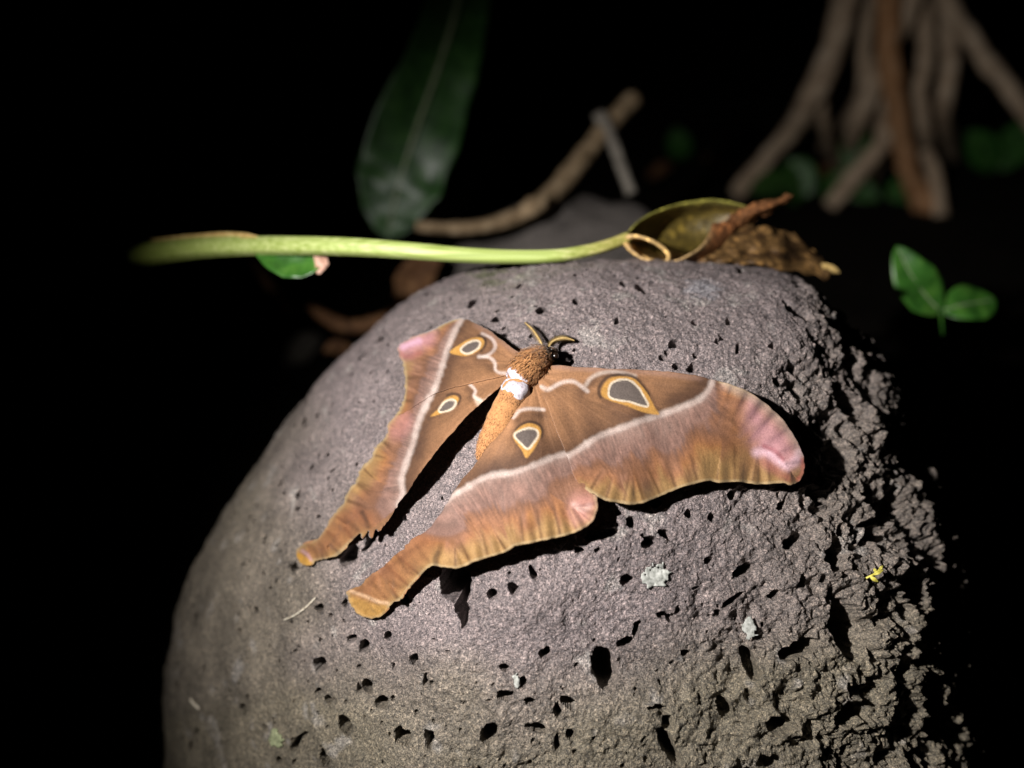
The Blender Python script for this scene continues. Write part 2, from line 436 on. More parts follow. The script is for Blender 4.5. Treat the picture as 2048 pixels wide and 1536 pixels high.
# lichen crusts growing on the boulder
m_lichen = mat_noise('lichen', (110, 112, 106), (150, 152, 146), (176, 177, 172), 700, 0.9, 0.1, 0.0004)
m_lichen2 = mat_noise('lichen_green', (100, 106, 82), (132, 138, 106), (156, 160, 128), 700, 0.9, 0.1, 0.0004)
def lichen(cx, cy, rx, ry, seed, mat, label):
    xs, ys = np.arange(cx - rx * 1.6, cx + rx * 1.6, 2.0), np.arange(cy - ry * 1.6, cy + ry * 1.6, 2.0)
    X, Y = np.meshgrid(xs, ys, indexing='ij'); x, y = X.ravel(), Y.ravel()
    f = np.hypot((x - cx) / rx, (y - cy) / ry) + 0.42 * n2(x / 13, y / 13, seed) + 0.45 * n2(x / 5, y / 5, seed + 1)
    ins = (f < 0.92).reshape(X.shape)
    d = surf_depth(x, y).reshape(X.shape); bd = base_depth(x, y).reshape(X.shape)
    d = np.minimum(d, bd + 0.002)
    for _ in range(2):
        e = np.pad(d, 1, mode='edge'); d = np.minimum(d, (e[2:, 1:-1] + e[:-2, 1:-1] + e[1:-1, 2:] + e[1:-1, :-2]) / 4)
    d = d.ravel() - 0.0004 - 0.0003 * np.clip(0.9 - f, 0, 0.5) - 0.0002 * n2(x / 4, y / 4, seed + 3)
    cells = ins[:-1, :-1] & ins[1:, :-1] & ins[1:, 1:] & ins[:-1, 1:]
    nv = len(ys); I, J = np.where(cells)
    F = np.stack([I * nv + J, (I + 1) * nv + J, (I + 1) * nv + J + 1, I * nv + J + 1], -1)
    u, inv = np.unique(F, return_inverse=True)
    o = mesh_obj('lichen_patch', P(x, y, d)[u], inv.reshape(F.shape), mat, boulder)
    md = o.modifiers.new('thick', 'SOLIDIFY'); md.thickness = 0.0006; md.offset = -1
    o['label'] = label
lichen(1314, 1155, 30, 27, 3, m_lichen, 'round pale grey lichen crust beside a small pit')
lichen(1498, 1256, 15, 22, 5, m_lichen, 'small ragged pale lichen crust at the edge of the broken flank')
lichen(554, 1478, 14, 20, 8, m_lichen2, 'small pale green lichen crust low on the boulder')
lichen(1034, 1361, 7, 16, 11, m_lichen, 'narrow pale lichen fleck')

# ------------------------------------------------------------------ the moth
moth = empty('moth', P(1050, 745, float(base_depth(1050, 745)[0]) - 0.004))
tag(moth, 'large brown moth with window-eyed wings resting spread on the boulder', 'moth')
m_wing = mat_attr('wing_scales', 0.72, 0.2, 1500, 0.22, 0.00022, sheen=0.15)
m_body = mat_attr('body_scales', 0.85, 0.15, 1400, 0.3, 0.0005, sheen=0.2)

RLIFT = [(1080,750,.016),(1200,740,.013),(1300,742,.010),(1416,760,.009),(1500,800,.012),(1600,930,.017),(1500,965,.010),(1337,985,.009),(1240,1005,.013),(1130,905,.013),
         (1250,850,.014),(1400,880,.012),(1190,1020,.015),(1050,1085,.017),(960,1115,.019),(890,1125,.020),(810,1160,.011),(760,1200,.007),(740,1235,.005),(1000,880,.019),(970,910,.016),(1030,830,.019),(920,970,.011),(840,1070,.011),(1010,960,.014)]
LLIFT = [(1030,730,.016),(970,660,.020),(900,640,.024),(840,670,.026),(797,700,.022),(810,780,.017),(900,750,.019),(960,790,.021),(940,830,.023),(850,930,.024),(770,1050,.018),
         (690,1060,.009),(600,1110,.005),(700,960,.014),(790,840,.016)]
def lift(tab, x, y):
    w_ = 0; s = 0
    for (a, b_, l) in tab:
        k = 1.0 / ((x - a) ** 2 + (y - b_) ** 2 + 500.0) ** 1.25
        w_ = w_ + k; s = s + k * l
    return s / w_

KA = 0.62
BROWN = lin((154,112,78)); DARK = lin((64,43,33)); LIGHT = lin((190,142,104)); WHITE = lin((216,200,190)); MAUVE = lin((148,114,101))
ORANGE = lin((176,116,66)); OCHRE = lin((178,142,90)); CREAM = lin((202,176,132)); GREY = lin((98,88,82)); YEL = lin((188,140,70)); BLACK = lin((40,28,22))
PINK = lin((206,152,160)); DPINK = lin((150,78,84)); UMBER = lin((128,84,52))

def build_wing(name, outline, root, pm, margin, tab, extra, ops, streak, seed, ripple=1.0, shade=0.85, label=None):
    out = crom(outline, 6, True)
    ai = np.arange(len(out)); out = out + np.where(out[:, :1] < 830, 3.2, 1.4) * np.stack([n2(ai * .9, ai * 0, seed + 30), n2(ai * .9, ai * 0, seed + 31)], 1)
    lo = out.min(0) - 4; hi = out.max(0) + 4; st = 2.0
    xs = np.arange(lo[0], hi[0], st); ys = np.arange(lo[1], hi[1], st)
    X, Y = np.meshgrid(xs, ys, indexing='ij'); nv = len(ys)
    cx_, cy_ = (X[:-1, :-1] + st / 2).ravel(), (Y[:-1, :-1] + st / 2).ravel()
    ins = pip(cx_, cy_, out).reshape(len(xs) - 1, nv - 1)
    I, J = np.where(ins)
    F = np.stack([I * nv + J, (I + 1) * nv + J, (I + 1) * nv + J + 1, I * nv + J + 1], -1)
    u, inv, cnt = np.unique(F, return_inverse=True, return_counts=True); F = inv.reshape(F.shape)
    x, y = X.ravel()[u], Y.ravel()[u]
    bnd = cnt < 4
    dd, aa, nx, ny = pdist(x[bnd], y[bnd], out, True)
    near = dd < 3.2
    xb, yb = x[bnd], y[bnd]; xb = np.where(near, nx, xb); yb = np.where(near, ny, yb); x[bnd] = xb; y[bnd] = yb
    pmc = crom(pm, 8); mgc = crom(margin, 6)
    dpm, apm, _, _ = pdist(x, y, pmc); dmg, amg, _, _ = pdist(x, y, mgc)
    cen = out.mean(0)
    mpush = mgc + 10 * (mgc - cen) / np.linalg.norm(mgc - cen, axis=1)[:, None]
    outer = pip(x, y, np.vstack([pmc, mpush]))
    sd = np.where(outer, dpm, -dpm)
    ang = np.arctan2(y - root[1], x - root[0]); rad = np.hypot(x - root[0], y - root[1])
    # inner field: fan of streaks running out from the root
    s1 = n2(ang * streak, rad * 0.004, seed); s2 = n2(ang * streak * 3.1, rad * 0.008, seed + 1); s3 = n2(ang * streak * 9, rad * 0.02, seed + 2)
    col = np.tile(BROWN, (len(x), 1)) * (1 + 0.30 * s1 + 0.18 * s2 + 0.13 * s3)[:, None]
    mot = n2(x / 40, y / 40, seed + 3); col *= (1 + 0.10 * mot)[:, None]
    def blend(c, a):
        nonlocal col
        a = np.clip(a, 0, 1)[:, None]; col = col * (1 - a) + np.asarray(c) * a
    vein = np.clip(1 - np.abs(((ang * streak * 0.85 + 0.06 * n2(rad / 60, ang * 3, seed + 9)) % 1.0) - 0.5) / 0.09, 0, 1)
    blend(LIGHT, 0.30 * vein * sstep(15, 60, rad) * (0.7 + 0.6 * s2))
    blend(DARK, shade * np.exp(-np.abs(sd) / 24.0) * (sd < 0) * (0.75 + 0.5 * s2))
    blend(DARK, 0.60 * np.exp(-np.abs(sd) / 60.0) * (sd < 0) * (0.8 + 0.8 * s1))
    # outer field
    t = dpm / (dpm + dmg + 1e-6)
    hair = n2(apm / 2.6, dpm / 16, seed + 4); hair2 = n2(apm / 6, dpm / 30, seed + 5); big = n2(apm / 26, dpm / 60, seed + 6)
    mg1 = n2(amg / 15, dmg / 60, seed + 7)
    tt = t + 0.17 * big + 0.08 * hair2 + 0.04 * hair
    oc = np.tile(MAUVE, (len(x), 1)) * (1 + 0.34 * hair + 0.20 * hair2)[:, None]
    def ob(c, a):
        nonlocal oc
        a = np.clip(a, 0, 1)[:, None]; oc = oc * (1 - a) + np.asarray(c) * a
    ob(lin((170,142,130)), 0.5 * sstep(0.34, 0.04, tt))
    ob(UMBER, 0.55 * sstep(0.36, 0.48, tt) * sstep(0.7, 0.5, tt))
    ob(ORANGE, 0.8 * sstep(0.40, 0.70, tt) * (0.8 + 0.5 * mg1))
    ob(OCHRE, 0.85 * sstep(0.64, 0.95, tt + 0.10 * mg1))
    vs = np.clip(1 - np.abs(((amg / 37.0 + 0.25 * n2(amg / 60, amg * 0, seed + 8)) % 1.0) - 0.5) / 0.14, 0, 1)
    ob(lin((96,64,38)), 0.75 * vs * sstep(0.5, 0.75, t))
    ob(CREAM, 0.7 * sstep(7, 2.5, dmg))
    oc *= (0.72 * (1 + 0.12 * hair + 0.10 * mg1))[:, None]
    a = outer.astype(float)[:, None]; col = col * (1 - a) + oc * a
    wl = 0.5 + 0.5 * n2(apm / 9, dpm * 0, seed + 10)
    blend(WHITE, (0.38 + 0.4 * wl) * sstep(8 + 4 * wl + 2 * hair2, 1.5, np.abs(sd - 3)) )
    blend(lin((178,156,146)), 0.3 * sstep(22, 4, sd) * (sd > 0) * (0.8 + 0.5 * hair))
    for op in ops:
        kind, pts, wdt, soft, c, al = op
        pc = crom(pts, 8, kind == 'fill')
        d, ar, _, _ = pdist(x, y, pc, kind == 'fill')
        jt = n2(x / 7, y / 7, seed + 50); d = np.abs(d + 0.9 * jt)
        if kind == 'fill':
            s_ = np.where(pip(x, y, pc), -d, d) - wdt
            blend(c, al * sstep(soft, -soft, s_))
        elif kind == 'grey':
            pass
        else:
            wv_ = wdt * (1 + 0.35 * n2(ar / 11, ar * 0, seed + 51))
            blend(c, al * (0.82 + 0.18 * jt) * sstep(wv_ + soft * 1.3, 0.0, d))
    col *= (1 + 0.10 * n2(x / 5, y / 5, seed + 20) + 0.08 * n2(x / 11, y / 11, seed + 21))[:, None]
    col = np.clip(col * KA, 0.003, 0.9)
    L = lift(tab, x, y) + extra
    rp = np.sin(amg / 37.0 * 2 * math.pi + 2.0 * n2(amg / 70, amg * 0, seed + 8)) * 0.0005 + 0.0007 * n2(amg / 18, dmg / 50, seed + 12)
    L = L + ripple * rp * sstep(0.35, 0.95, t) * sstep(70, 20, dmg) * outer + 0.00035 * s1 + 0.0001 * vein * (~outer)
    L = L + 0.0010 * n2(x / 60, y / 60, seed + 13) + (0.0011 * n2(x / 15, y / 15, seed + 14) + 0.0006 * n2(x / 7, y / 7, seed + 15)) * sstep(880, 780, x) * sstep(960, 1060, y)
    V = P(x, y, base_depth(x, y) - L)
    o = mesh_obj(name, V, F, m_wing, moth, colors=col)
    # faces look at the camera side
    md = o.modifiers.new('membrane', 'SOLIDIFY'); md.thickness = 0.0004; md.offset = 0
    if label: o['label'] = label
    return o

def eye(gray, yel, black=None, extra_ops=()):
    return [('fill', yel, 6, 5, DARK, 0.35), *( [('stroke', black, 3.2, 1.6, BLACK, 0.9)] if black else []), ('fill', yel, 0, 2, YEL, 0.95), ('fill', gray, 4.0, 1.6, lin((214,200,178)), 0.95), ('fill', gray, 0, 1.5, GREY, 1.0), *extra_ops]

# right fore wing
RF = [(1078,772),(1084,750),(1101,731),(1150,734),(1219,737),(1312,742),(1375,748),(1416,757),(1469,771),(1512,793),(1550,824),(1578,856),(1600,893),(1609,921),(1608,943),
      (1600,962),(1581,970),(1562,966),(1516,969),(1481,964),(1437,965),(1416,962),(1375,971),(1337,985),(1300,1001),(1269,1009),(1237,1005),(1212,1001),(1191,990),
      (1170,978),(1150,957),(1138,921),(1122,884),(1102,830)]
RFm = [(1600,893),(1609,921),(1608,943),(1600,962),(1581,970),(1562,966),(1516,969),(1481,964),(1437,965),(1416,962),(1375,971),(1337,985),(1300,1001),(1269,1009),(1237,1005),(1212,1001),(1191,990),(1170,978)]
RFp = [(1126,914),(1156,896),(1194,871),(1234,856),(1281,838),(1319,827),(1359,812),(1391,799),(1409,784),(1419,768),(1424,752)]
RFm_full = [(1440,762),(1469,771),(1512,793),(1550,824),(1578,856)] + RFm
ops = [('stroke', [(1110,733),(1219,741),(1312,746),(1400,757)], 4, 5, lin((150,118,104)), 0.7),
  ('stroke', [(1168,780),(1180,768),(1192,757),(1214,751),(1240,750)], 6, 7, DARK, 0.75),
  ('stroke', [(1090,790),(1122,778),(1146,775),(1160,784)], 6, 8, DARK, 0.35),
  ('stroke', [(1083,774),(1097,779),(1122,766),(1144,763),(1160,771),(1175,783)], 3.0, 3, WHITE, 0.85),
  ('stroke', [(1172,770),(1180,758),(1195,749),(1216,744),(1240,745),(1270,752)], 3.0, 3, lin((200,184,172)), 0.75),
  ('stroke', [(1160,795),(1180,838),(1198,866)], 10, 14, DARK, 0.45), ('stroke', [(1215,812),(1250,836),(1285,832)], 8, 14, DARK, 0.5), ('stroke', [(1120,800),(1136,845),(1150,890)], 5, 9, DARK, 0.3), ('stroke', [(1320,770),(1345,790),(1350,806)], 6, 14, DARK, 0.35),
  ('fill', [(1395,760),(1412,766),(1406,782),(1388,796),(1350,808),(1330,806)], 2, 12, DARK, 0.5),
  *eye([(1219,784),(1225,768),(1244,761),(1260,764),(1275,777),(1287,796),(1294,811),(1281,809),(1259,802),(1237,799),(1222,794)],
       [(1202,782),(1208,768),(1220,757),(1241,753),(1266,757),(1283,772),(1298,793),(1309,815),(1318,829),(1300,828),(1281,823),(1250,811),(1219,801),(1205,793)],
       [(1201,795),(1197,780),(1203,766),(1217,754),(1241,750),(1266,754),(1284,770),(1298,790)]),
  ('fill', [(1500,800),(1545,835),(1580,870),(1602,920),(1580,935),(1530,920),(1500,870),(1490,830)], 0, 26, PINK, 0.75),
  ('stroke', [(1512,905),(1535,906),(1556,921),(1574,932),(1590,922),(1598,905)], 7, 7, lin((222,186,196)), 0.85),
  ('stroke', [(1528,893),(1550,903),(1566,919)], 3, 4, DPINK, 0.8),
  ('stroke', [(1530,925),(1560,948),(1580,958)], 6, 8, lin((146,84,70)), 0.7),
  ('stroke', [(1606,920),(1606,945),(1596,960)], 4, 4, lin((214,110,100)), 0.7),
  ('stroke', [(1450,770),(1500,792),(1545,826),(1580,866),(1602,905)], 6, 9, lin((170,150,142)), 0.6)]
build_wing('forewing', RF, (1072,748), RFp, RFm_full, RLIFT, 0.0016, ops, 7.0, 300, label='large flat forewing with a grey window eyespot and a pink tip')

# right hind wing
RH = [(1068,772),(1100,772),(1145,845),(1165,915),(1188,975),(1194,993),(1195,1015),(1187,1040),(1169,1056),(1141,1068),(1106,1077),(1062,1086),(1030,1092),(1010,1105),(982,1114),(951,1122),(919,1136),(888,1135),(866,1131),
      (851,1141),(835,1159),(818,1177),(806,1196),(782,1210),(772,1225),(747,1237),(722,1231),(704,1212),(694,1187),(701,1178),(726,1168),(737,1155),(766,1131),(797,1106),(826,1078),(857,1058),(883,1025),(901,994),(919,966),(941,941),
      (961,914),(975,893),(997,872),(1018,845),(1036,812),(1050,790)]
RHm = [(1190,990),(1195,1015),(1187,1040),(1169,1056),(1141,1068),(1106,1077),(1062,1086),(1030,1092),(1010,1105),(982,1114),(951,1122),(919,1136),(888,1135),(866,1131),(851,1141),(835,1159),(818,1177),(806,1196),(782,1210),(772,1225),(747,1237),(722,1231),(704,1212),(694,1187)]
RHp = [(885,1003),(904,989),(929,975),(954,959),(985,947),(1029,941),(1072,925),(1104,912),(1150,900)]
ops = [('stroke', [(1030,925),(1075,912),(1112,896)], 10, 16, DARK, 0.5), ('stroke', [(940,955),(975,938),(1010,930)], 8, 16, DARK, 0.4), ('stroke', [(1035,842),(1046,832),(1062,829),(1085,830)], 6, 9, DARK, 0.7),
  ('fill', [(1034,845),(1060,828),(1090,830),(1105,870),(1104,900),(1060,915),(1030,920),(1020,880)], -6, 14, DARK, 0.35),
  ('stroke', [(1027,836),(1040,822),(1060,818),(1088,820)], 2.6, 2.6, WHITE, 0.9),
  *eye([(1031,872),(1039,864),(1057,859),(1071,862),(1074,871),(1066,884),(1055,896),(1044,887)],
       [(1026,874),(1038,856),(1057,847),(1075,852),(1082,866),(1073,890),(1061,908),(1052,916),(1043,900)],
       [(1029,866),(1038,853),(1057,844),(1076,848),(1084,861),(1083,872)]),
  ('fill', [(1150,990),(1185,985),(1192,1015),(1180,1040),(1150,1050),(1140,1020)], 0, 18, lin((196,140,134)), 0.6),
  ('stroke', [(1148,1010),(1165,1018),(1178,1014)], 4, 6, lin((224,190,180)), 0.6),
  ('fill', [(700,1182),(737,1155),(797,1106),(840,1072),(872,1080),(868,1112),(835,1145),(806,1180),(770,1206),(720,1200)], -2, 12, lin((140,90,58)), 0.62), ('stroke', [(715,1182),(760,1150),(810,1112),(850,1085)], 3, 6, lin((104,66,42)), 0.4), ('stroke', [(800,1120),(812,1140),(826,1150)], 3, 5, lin((92,58,36)), 0.55), ('stroke', [(835,1092),(846,1110),(856,1122)], 3, 5, lin((92,58,36)), 0.5),
  ('fill', [(690,1190),(720,1195),(750,1205),(778,1212),(770,1230),(745,1240),(715,1232),(698,1212)], -3, 6, lin((176,132,62)), 0.6),
  ('stroke', [(702,1182),(730,1192),(756,1203),(776,1206)], 2.5, 3, lin((222,186,150)), 0.7),
  ('stroke', [(876,1105),(870,1118),(872,1128)], 3, 4, lin((70,52,36)), 0.7),
  ('stroke', [(905,1085),(922,1098),(936,1112)], 4, 6, lin((96,66,40)), 0.6),
  ('stroke', [(770,1150),(785,1165),(800,1172)], 3, 5, lin((110,72,44)), 0.5), ('stroke', [(745,1165),(760,1182),(772,1196)], 3, 5, lin((110,72,44)), 0.5)]
build_wing('hindwing', RH, (1068,765), RHp, RHm, RLIFT, 0.0, ops, 6.0, 340, 1.5, label='near hindwing with a small eyespot and a long ragged tail')

# left fore wing
LF = [(1047,714),(1022,694),(997,675),(976,659),(951,647),(929,637),(910,639),(891,647),(866,659),(841,669),(812,680),(798,692),(797,707),(806,725),(810,750),(810,775),(807,800),(801,816),(793,830),
      (812,824),(840,806),(868,788),(905,776),(940,768),(975,760),(1008,752),(1030,742)]
LFm = [(866,659),(841,669),(812,680),(798,692),(797,707),(806,725),(810,750),(810,775),(807,800),(801,816),(793,830)]
LFp = [(930,630),(924,645),(913,664),(901,694),(891,725),(882,756),(872,781),(858,806)]
LFm_full = [(918,636),(891,645)] + LFm
ops = [('stroke', [(905,715),(896,742),(888,770)], 6, 12, DARK, 0.55), ('stroke', [(925,735),(950,728),(975,730)], 5, 10, DARK, 0.3), ('stroke', [(1040,708),(1000,680),(955,650)], 6, 6, lin((140,110,98)), 0.6),
  ('stroke', [(966,674),(980,680),(986,694),(978,704),(960,712)], 7, 6, DARK, 0.65),
  ('stroke', [(965,668),(984,678),(991,694),(982,707),(968,714)], 2.6, 2.6, lin((206,190,182)), 0.8),
  ('stroke', [(955,722),(975,726),(983,738)], 6, 7, DARK, 0.45),
  ('stroke', [(958,714),(978,715),(990,726),(991,740),(1000,746),(1012,747)], 2.8, 2.6, WHITE, 0.9),
  *eye([(924,700),(935,689),(951,684),(958,687),(954,697),(936,706)],
       [(900,704),(919,690),(941,678),(962,676),(969,686),(960,700),(936,712),(912,710)],
       [(958,673),(970,679),(971,690),(962,702)]),
  ('fill', [(797,690),(815,678),(845,668),(868,662),(866,682),(840,700),(815,712),(800,712)], 0, 18, lin((196,140,150)), 0.8),
  ('stroke', [(806,694),(822,688),(838,682)], 5, 5, lin((226,182,204)), 0.85),
  ('stroke', [(800,708),(818,714),(840,706)], 4, 5, lin((150,86,78)), 0.6)]
build_wing('forewing', LF, (1040,728), LFp[::-1], LFm_full, LLIFT, 0.0003, ops, 8.0, 380, 0.7, label='far forewing bent over the flank of the boulder')

# left hind wing
LH = [(1012,752),(1004,769),(976,794),(951,816),(929,837),(904,866),(882,891),(863,916),(841,944),(819,978),(797,1009),(779,1037),(766,1054),(757,1066),(752,1058),(742,1076),(736,1062),(724,1078),(720,1066),(700,1086),(687,1102),(668,1115),(654,1117),(635,1121),
      (619,1131),(604,1128),(591,1107),(607,1086),(632,1078),(651,1056),(666,1031),(685,1009),(697,981),(713,962),(719,941),(741,919),(747,905),(754,891),(772,872),(776,850),(791,831),(830,800),(900,765),(960,752)]
LHm = [(722,1070),(700,1086),(668,1115),(635,1121),(604,1128),(591,1107),(607,1086),(632,1078),(651,1056),(666,1031),(685,1009),(697,981),(713,962),(719,941),(741,919),(747,905),(754,891),(772,872),(776,850),(791,831)]
LHp = [(868,790),(860,803),(847,831),(837,859),(832,884),(822,912),(813,937),(807,962),(810,987),(802,1010)]
ops = [('stroke', [(856,840),(845,872),(838,905)], 6, 12, DARK, 0.55), ('stroke', [(840,915),(828,945),(822,970)], 5, 10, DARK, 0.4), ('stroke', [(936,778),(944,786),(941,796)], 5, 6, DARK, 0.6),
  ('stroke', [(941,770),(951,781),(949,793),(962,802)], 2.6, 2.6, WHITE, 0.85),
  ('fill', [(949,792),(968,800),(982,790),(972,806),(955,812)], 0, 4, lin((226,206,186)), 0.5),
  *eye([(880,821),(891,806),(904,802),(910,806),(904,816),(889,822)],
       [(862,833),(879,816),(891,799),(907,792),(918,797),(913,809),(901,821),(879,829)],
       [(896,791),(908,788),(921,793),(917,808)]),
  ('fill', [(790,835),(812,820),(825,850),(800,880),(778,868)], 0, 14, lin((188,132,126)), 0.5),
  ('fill', [(598,1104),(632,1080),(666,1034),(705,1010),(745,1030),(735,1060),(690,1092),(650,1112),(615,1120)], -2, 12, lin((136,86,56)), 0.62),
  ('fill', [(594,1108),(608,1114),(622,1126),(606,1130)], 2, 3, lin((190,140,48)), 0.8),
  ('stroke', [(606,1102),(616,1110),(622,1120)], 3, 3, lin((200,160,170)), 0.6),
  ('stroke', [(690,1040),(705,1050),(716,1062)], 4, 5, lin((88,58,38)), 0.7), ('stroke', [(725,1025),(732,1038),(738,1052)], 4, 4, lin((60,40,28)), 0.8),
  ('stroke', [(655,1070),(668,1080),(680,1092)], 3, 4, lin((100,66,40)), 0.6), ('stroke', [(640,1088),(650,1098),(655,1110)], 3, 4, lin((100,66,40)), 0.6), ('stroke', [(622,1092),(632,1104),(636,1115)], 3, 4, lin((100,66,40)), 0.6)]
build_wing('hindwing', LH, (1010,755), LHp, LHm, LLIFT, -0.0004, ops, 6.0, 420, 1.6, label='far hindwing with a torn dark-edged tail')

# body
def body_path(pts, lifts, n=10):
    c = crom([(a, b_, l) for (a, b_), l in zip(pts, lifts)], n)
    return c, P(c[:, 0], c[:, 1], base_depth(c[:, 0], c[:, 1]) - c[:, 2])
def px2m(r, c): return r * (base_depth(c[:, 0], c[:, 1])) / FPX
# abdomen
c, path = body_path([(1042,760),(1027,790),(1007,832),(990,868),(974,898),(962,925)], [.0170,.0165,.0140,.010,.007,.004])
k = np.linspace(0, 1, len(path)); rad = np.interp(k, [0, .15, .45, .7, .88, 1], [23, 27, 29, 26, 18, 6]); rad = px2m(rad * (1 + 0.035 * np.abs(np.sin(k * math.pi * 8))), c)
V, F = tube(path, rad, 40, True, 0.05, 5)
cc = np.tile(KA * lin((198,142,92)), (len(V), 1)) * (1 + 0.12 * fbm(V * 500, 3, 5)[:, None])
mk = sstep(0.35, 0.5, fbm(V * 330, 2, 8)); cc = cc * (1 - 0.5 * mk[:, None]) + KA * lin((150,98,58)) * 0.5 * mk[:, None]
mesh_obj('abdomen', V, F, m_body, moth, colors=cc)
ab_path, ab_rad = path, rad
# thorax
c, path = body_path([(1101,706),(1086,714),(1066,728),(1048,746),(1036,766)], [.014,.016,.018,.017,.016])
k = np.linspace(0, 1, len(path)); rad = px2m(np.interp(k, [0, .2, .5, .8, 1], [12, 24, 34, 32, 24]), c)
V, F = tube(path, rad, 36, True, 0.10, 9)
cc = np.tile(KA * lin((164,112,70)), (len(V), 1)) * (1 + 0.2 * fbm(V * 420, 3, 15)[:, None])
mesh_obj('thorax', V, F, m_body, moth, colors=cc)
th_path, th_rad = path, rad
# head
c, path = body_path([(1112,699),(1103,705),(1092,712),(1084,718)], [.010,.012,.014,.014], 6)
k = np.linspace(0, 1, len(path)); rad = px2m(np.interp(k, [0, .3, .7, 1], [5, 13, 16, 14]), c)
V, F = tube(path, rad, 24, True, 0.12, 13)
head = mesh_obj('head', V, F, m_body, moth, colors=np.tile(lin((92,62,36)), (len(V), 1)) * (1 + 0.25 * fbm(V * 500, 2, 3)[:, None]))
m_eye = mat_noise('moth_eye', (20,14,10), (30,20,14), (38,28,20), 600, 0.25, 0.6)
for (ex, ey, el) in ((1092,700,.016),(1110,712,.016)):
    c0 = P(ex, ey, float(base_depth(ex, ey)[0]) - el); pth = [c0 + UP * t_ for t_ in np.linspace(-.0016, .0016, 7)]
    V, F = tube(pth, .0017 * np.sqrt(np.clip(1 - (np.linspace(-1, 1, 7)) ** 2, .02, 1)), 12); mesh_obj('eye', V, F, m_eye, head)
# white collars at the waist
m_collar = mat_noise('white_scales', (126,120,126), (172,166,172), (190,186,190), 700, 0.9, 0.1, 0.0008)
def collar(pa, pb, l, r0, nlump, seed):
    c, pth = body_path([pa, ((pa[0] + pb[0]) / 2, (pa[1] + pb[1]) / 2), pb], [l, l + .0006, l], 5)
    k = np.linspace(-1, 1, len(pth)); rad = px2m(r0 * (0.90 + 0.16 * np.sqrt(1 - k ** 2)), c)
    V, F = tube(pth, rad, 44, True, 0.16, seed); cen = pth.mean(0)
    V = V + (V - cen) * (0.10 * fbm(V * 420, 2, seed)[:, None])
    return V, F
for (pa, pb, l, r0, sd_) in (((1041,750),(1038,756),.0185,24,21),((1031,781),(1027.5,788),.0168,27.5,25)):
    V, F = collar(pa, pb, l, r0, 9, sd_)
    mesh_obj('white_collar', V, F, m_collar, moth)
# tufts of hair-scales
def fur(name, path, rad, n, length, cA, cB, seed, lo=0.0, hi=1.0, lift_=0.35, wd=0.00028):
    r_ = np.random.default_rng(seed); T = np.gradient(path, axis=0); T /= np.linalg.norm(T, axis=1)[:, None]
    V, F, C = [], [], []
    for i in range(n):
        f = lo + (hi - lo) * r_.random(); q = f * (len(path) - 1); a = int(min(q, len(path) - 2)); fr = q - a
        p = path[a] * (1 - fr) + path[a + 1] * fr; t_ = T[a]; rr = rad[a] * (1 - fr) + rad[a + 1] * fr
        d = r_.normal(size=3) - FW * 1.2; d -= t_ * d.dot(t_); d /= np.linalg.norm(d)
        b0 = p + d * rr * 0.97; L_ = length * (0.6 + 0.8 * r_.random())
        dr = t_ + d * (lift_ + 0.3 * r_.random()) + r_.normal(size=3) * 0.25; dr /= np.linalg.norm(dr)
        sd_ = np.cross(dr, d); sd_ /= np.linalg.norm(sd_) + 1e-9
        wv = wd * (0.6 + 0.8 * r_.random()); tip = b0 + dr * L_ - d * L_ * 0.25; mid = b0 + dr * L_ * 0.5
        k0 = len(V); V += [b0 - sd_ * wv, b0 + sd_ * wv, mid + sd_ * wv * .8, mid - sd_ * wv * .8, tip]
        F += [[k0, k0 + 1, k0 + 2, k0 + 3], [k0 + 3, k0 + 2, k0 + 4]]
        u = r_.random(); C += [np.asarray(cA) * (1 - u) + np.asarray(cB) * u] * 5
    o = mesh_obj(name, V, F, m_body, moth, colors=np.array(C)); o['kind'] = 'stuff'
fur('thorax_fur', th_path, th_rad, 3600, .0038, KA * lin((206,150,98)), KA * lin((136,90,54)), 3, 0.06, 0.74, 0.25)
fur('head_fur', th_path, th_rad * 1.05, 700, .0036, KA * lin((136,100,60)), KA * lin((80,54,32)), 5, 0.0, 0.2)
fur('abdomen_fur', ab_path, ab_rad, 2600, .0014, KA * lin((206,152,102)), KA * lin((172,120,78)), 8, 0.22, 0.95, 0.05, .00018)
# feathered antennae
m_ant = mat_noise('antenna', (126,104,62), (150,126,80), (172,148,100), 900, 0.8, 0.2)
def antenna(pts, lifts, seed, label):
    c, pth = body_path(pts, lifts, 10)
    V, F = tube(pth, np.linspace(.0007, .0003, len(pth)), 8); V = list(V)
    T = np.gradient(pth, axis=0); T /= np.linalg.norm(T, axis=1)[:, None]
    for i in range(1, len(pth)):
        for sub in (0, .5):
            p = pth[i - 1] * (1 - sub) + pth[i] * sub; k = (i - 1 + sub) / len(pth)
            ln = .0030 * math.sin(math.pi * min(1, 0.12 + 0.86 * k)) ** 0.8
            for sgn in (-1, 1):
                sdv = np.cross(T[i], FW) * sgn; sdv /= np.linalg.norm(sdv)
                tip = p + (sdv * 0.85 + T[i] * 0.55) * ln + FW * .0006; wv = T[i] * .00022; up = np.cross(sdv, T[i]) * .00016
                k0 = len(V); V += [p - wv, p + wv, p + up, tip]; F += [[k0, k0 + 1, k0 + 3], [k0 + 1, k0 + 2, k0 + 3], [k0 + 2, k0, k0 + 3]]
    o = mesh_obj('antenna', np.array(V), F, m_ant, moth); o['label'] = label
antenna([(1096,712),(1100,690),(1113,679),(1132,676),(1149,681)], [.014,.010,.008,.007,.005], 1, 'feathered antenna curling to the side')
antenna([(1093,712),(1081,683),(1066,660),(1050,645)], [.014,.012,.012,.012], 2, 'straight feathered antenna')

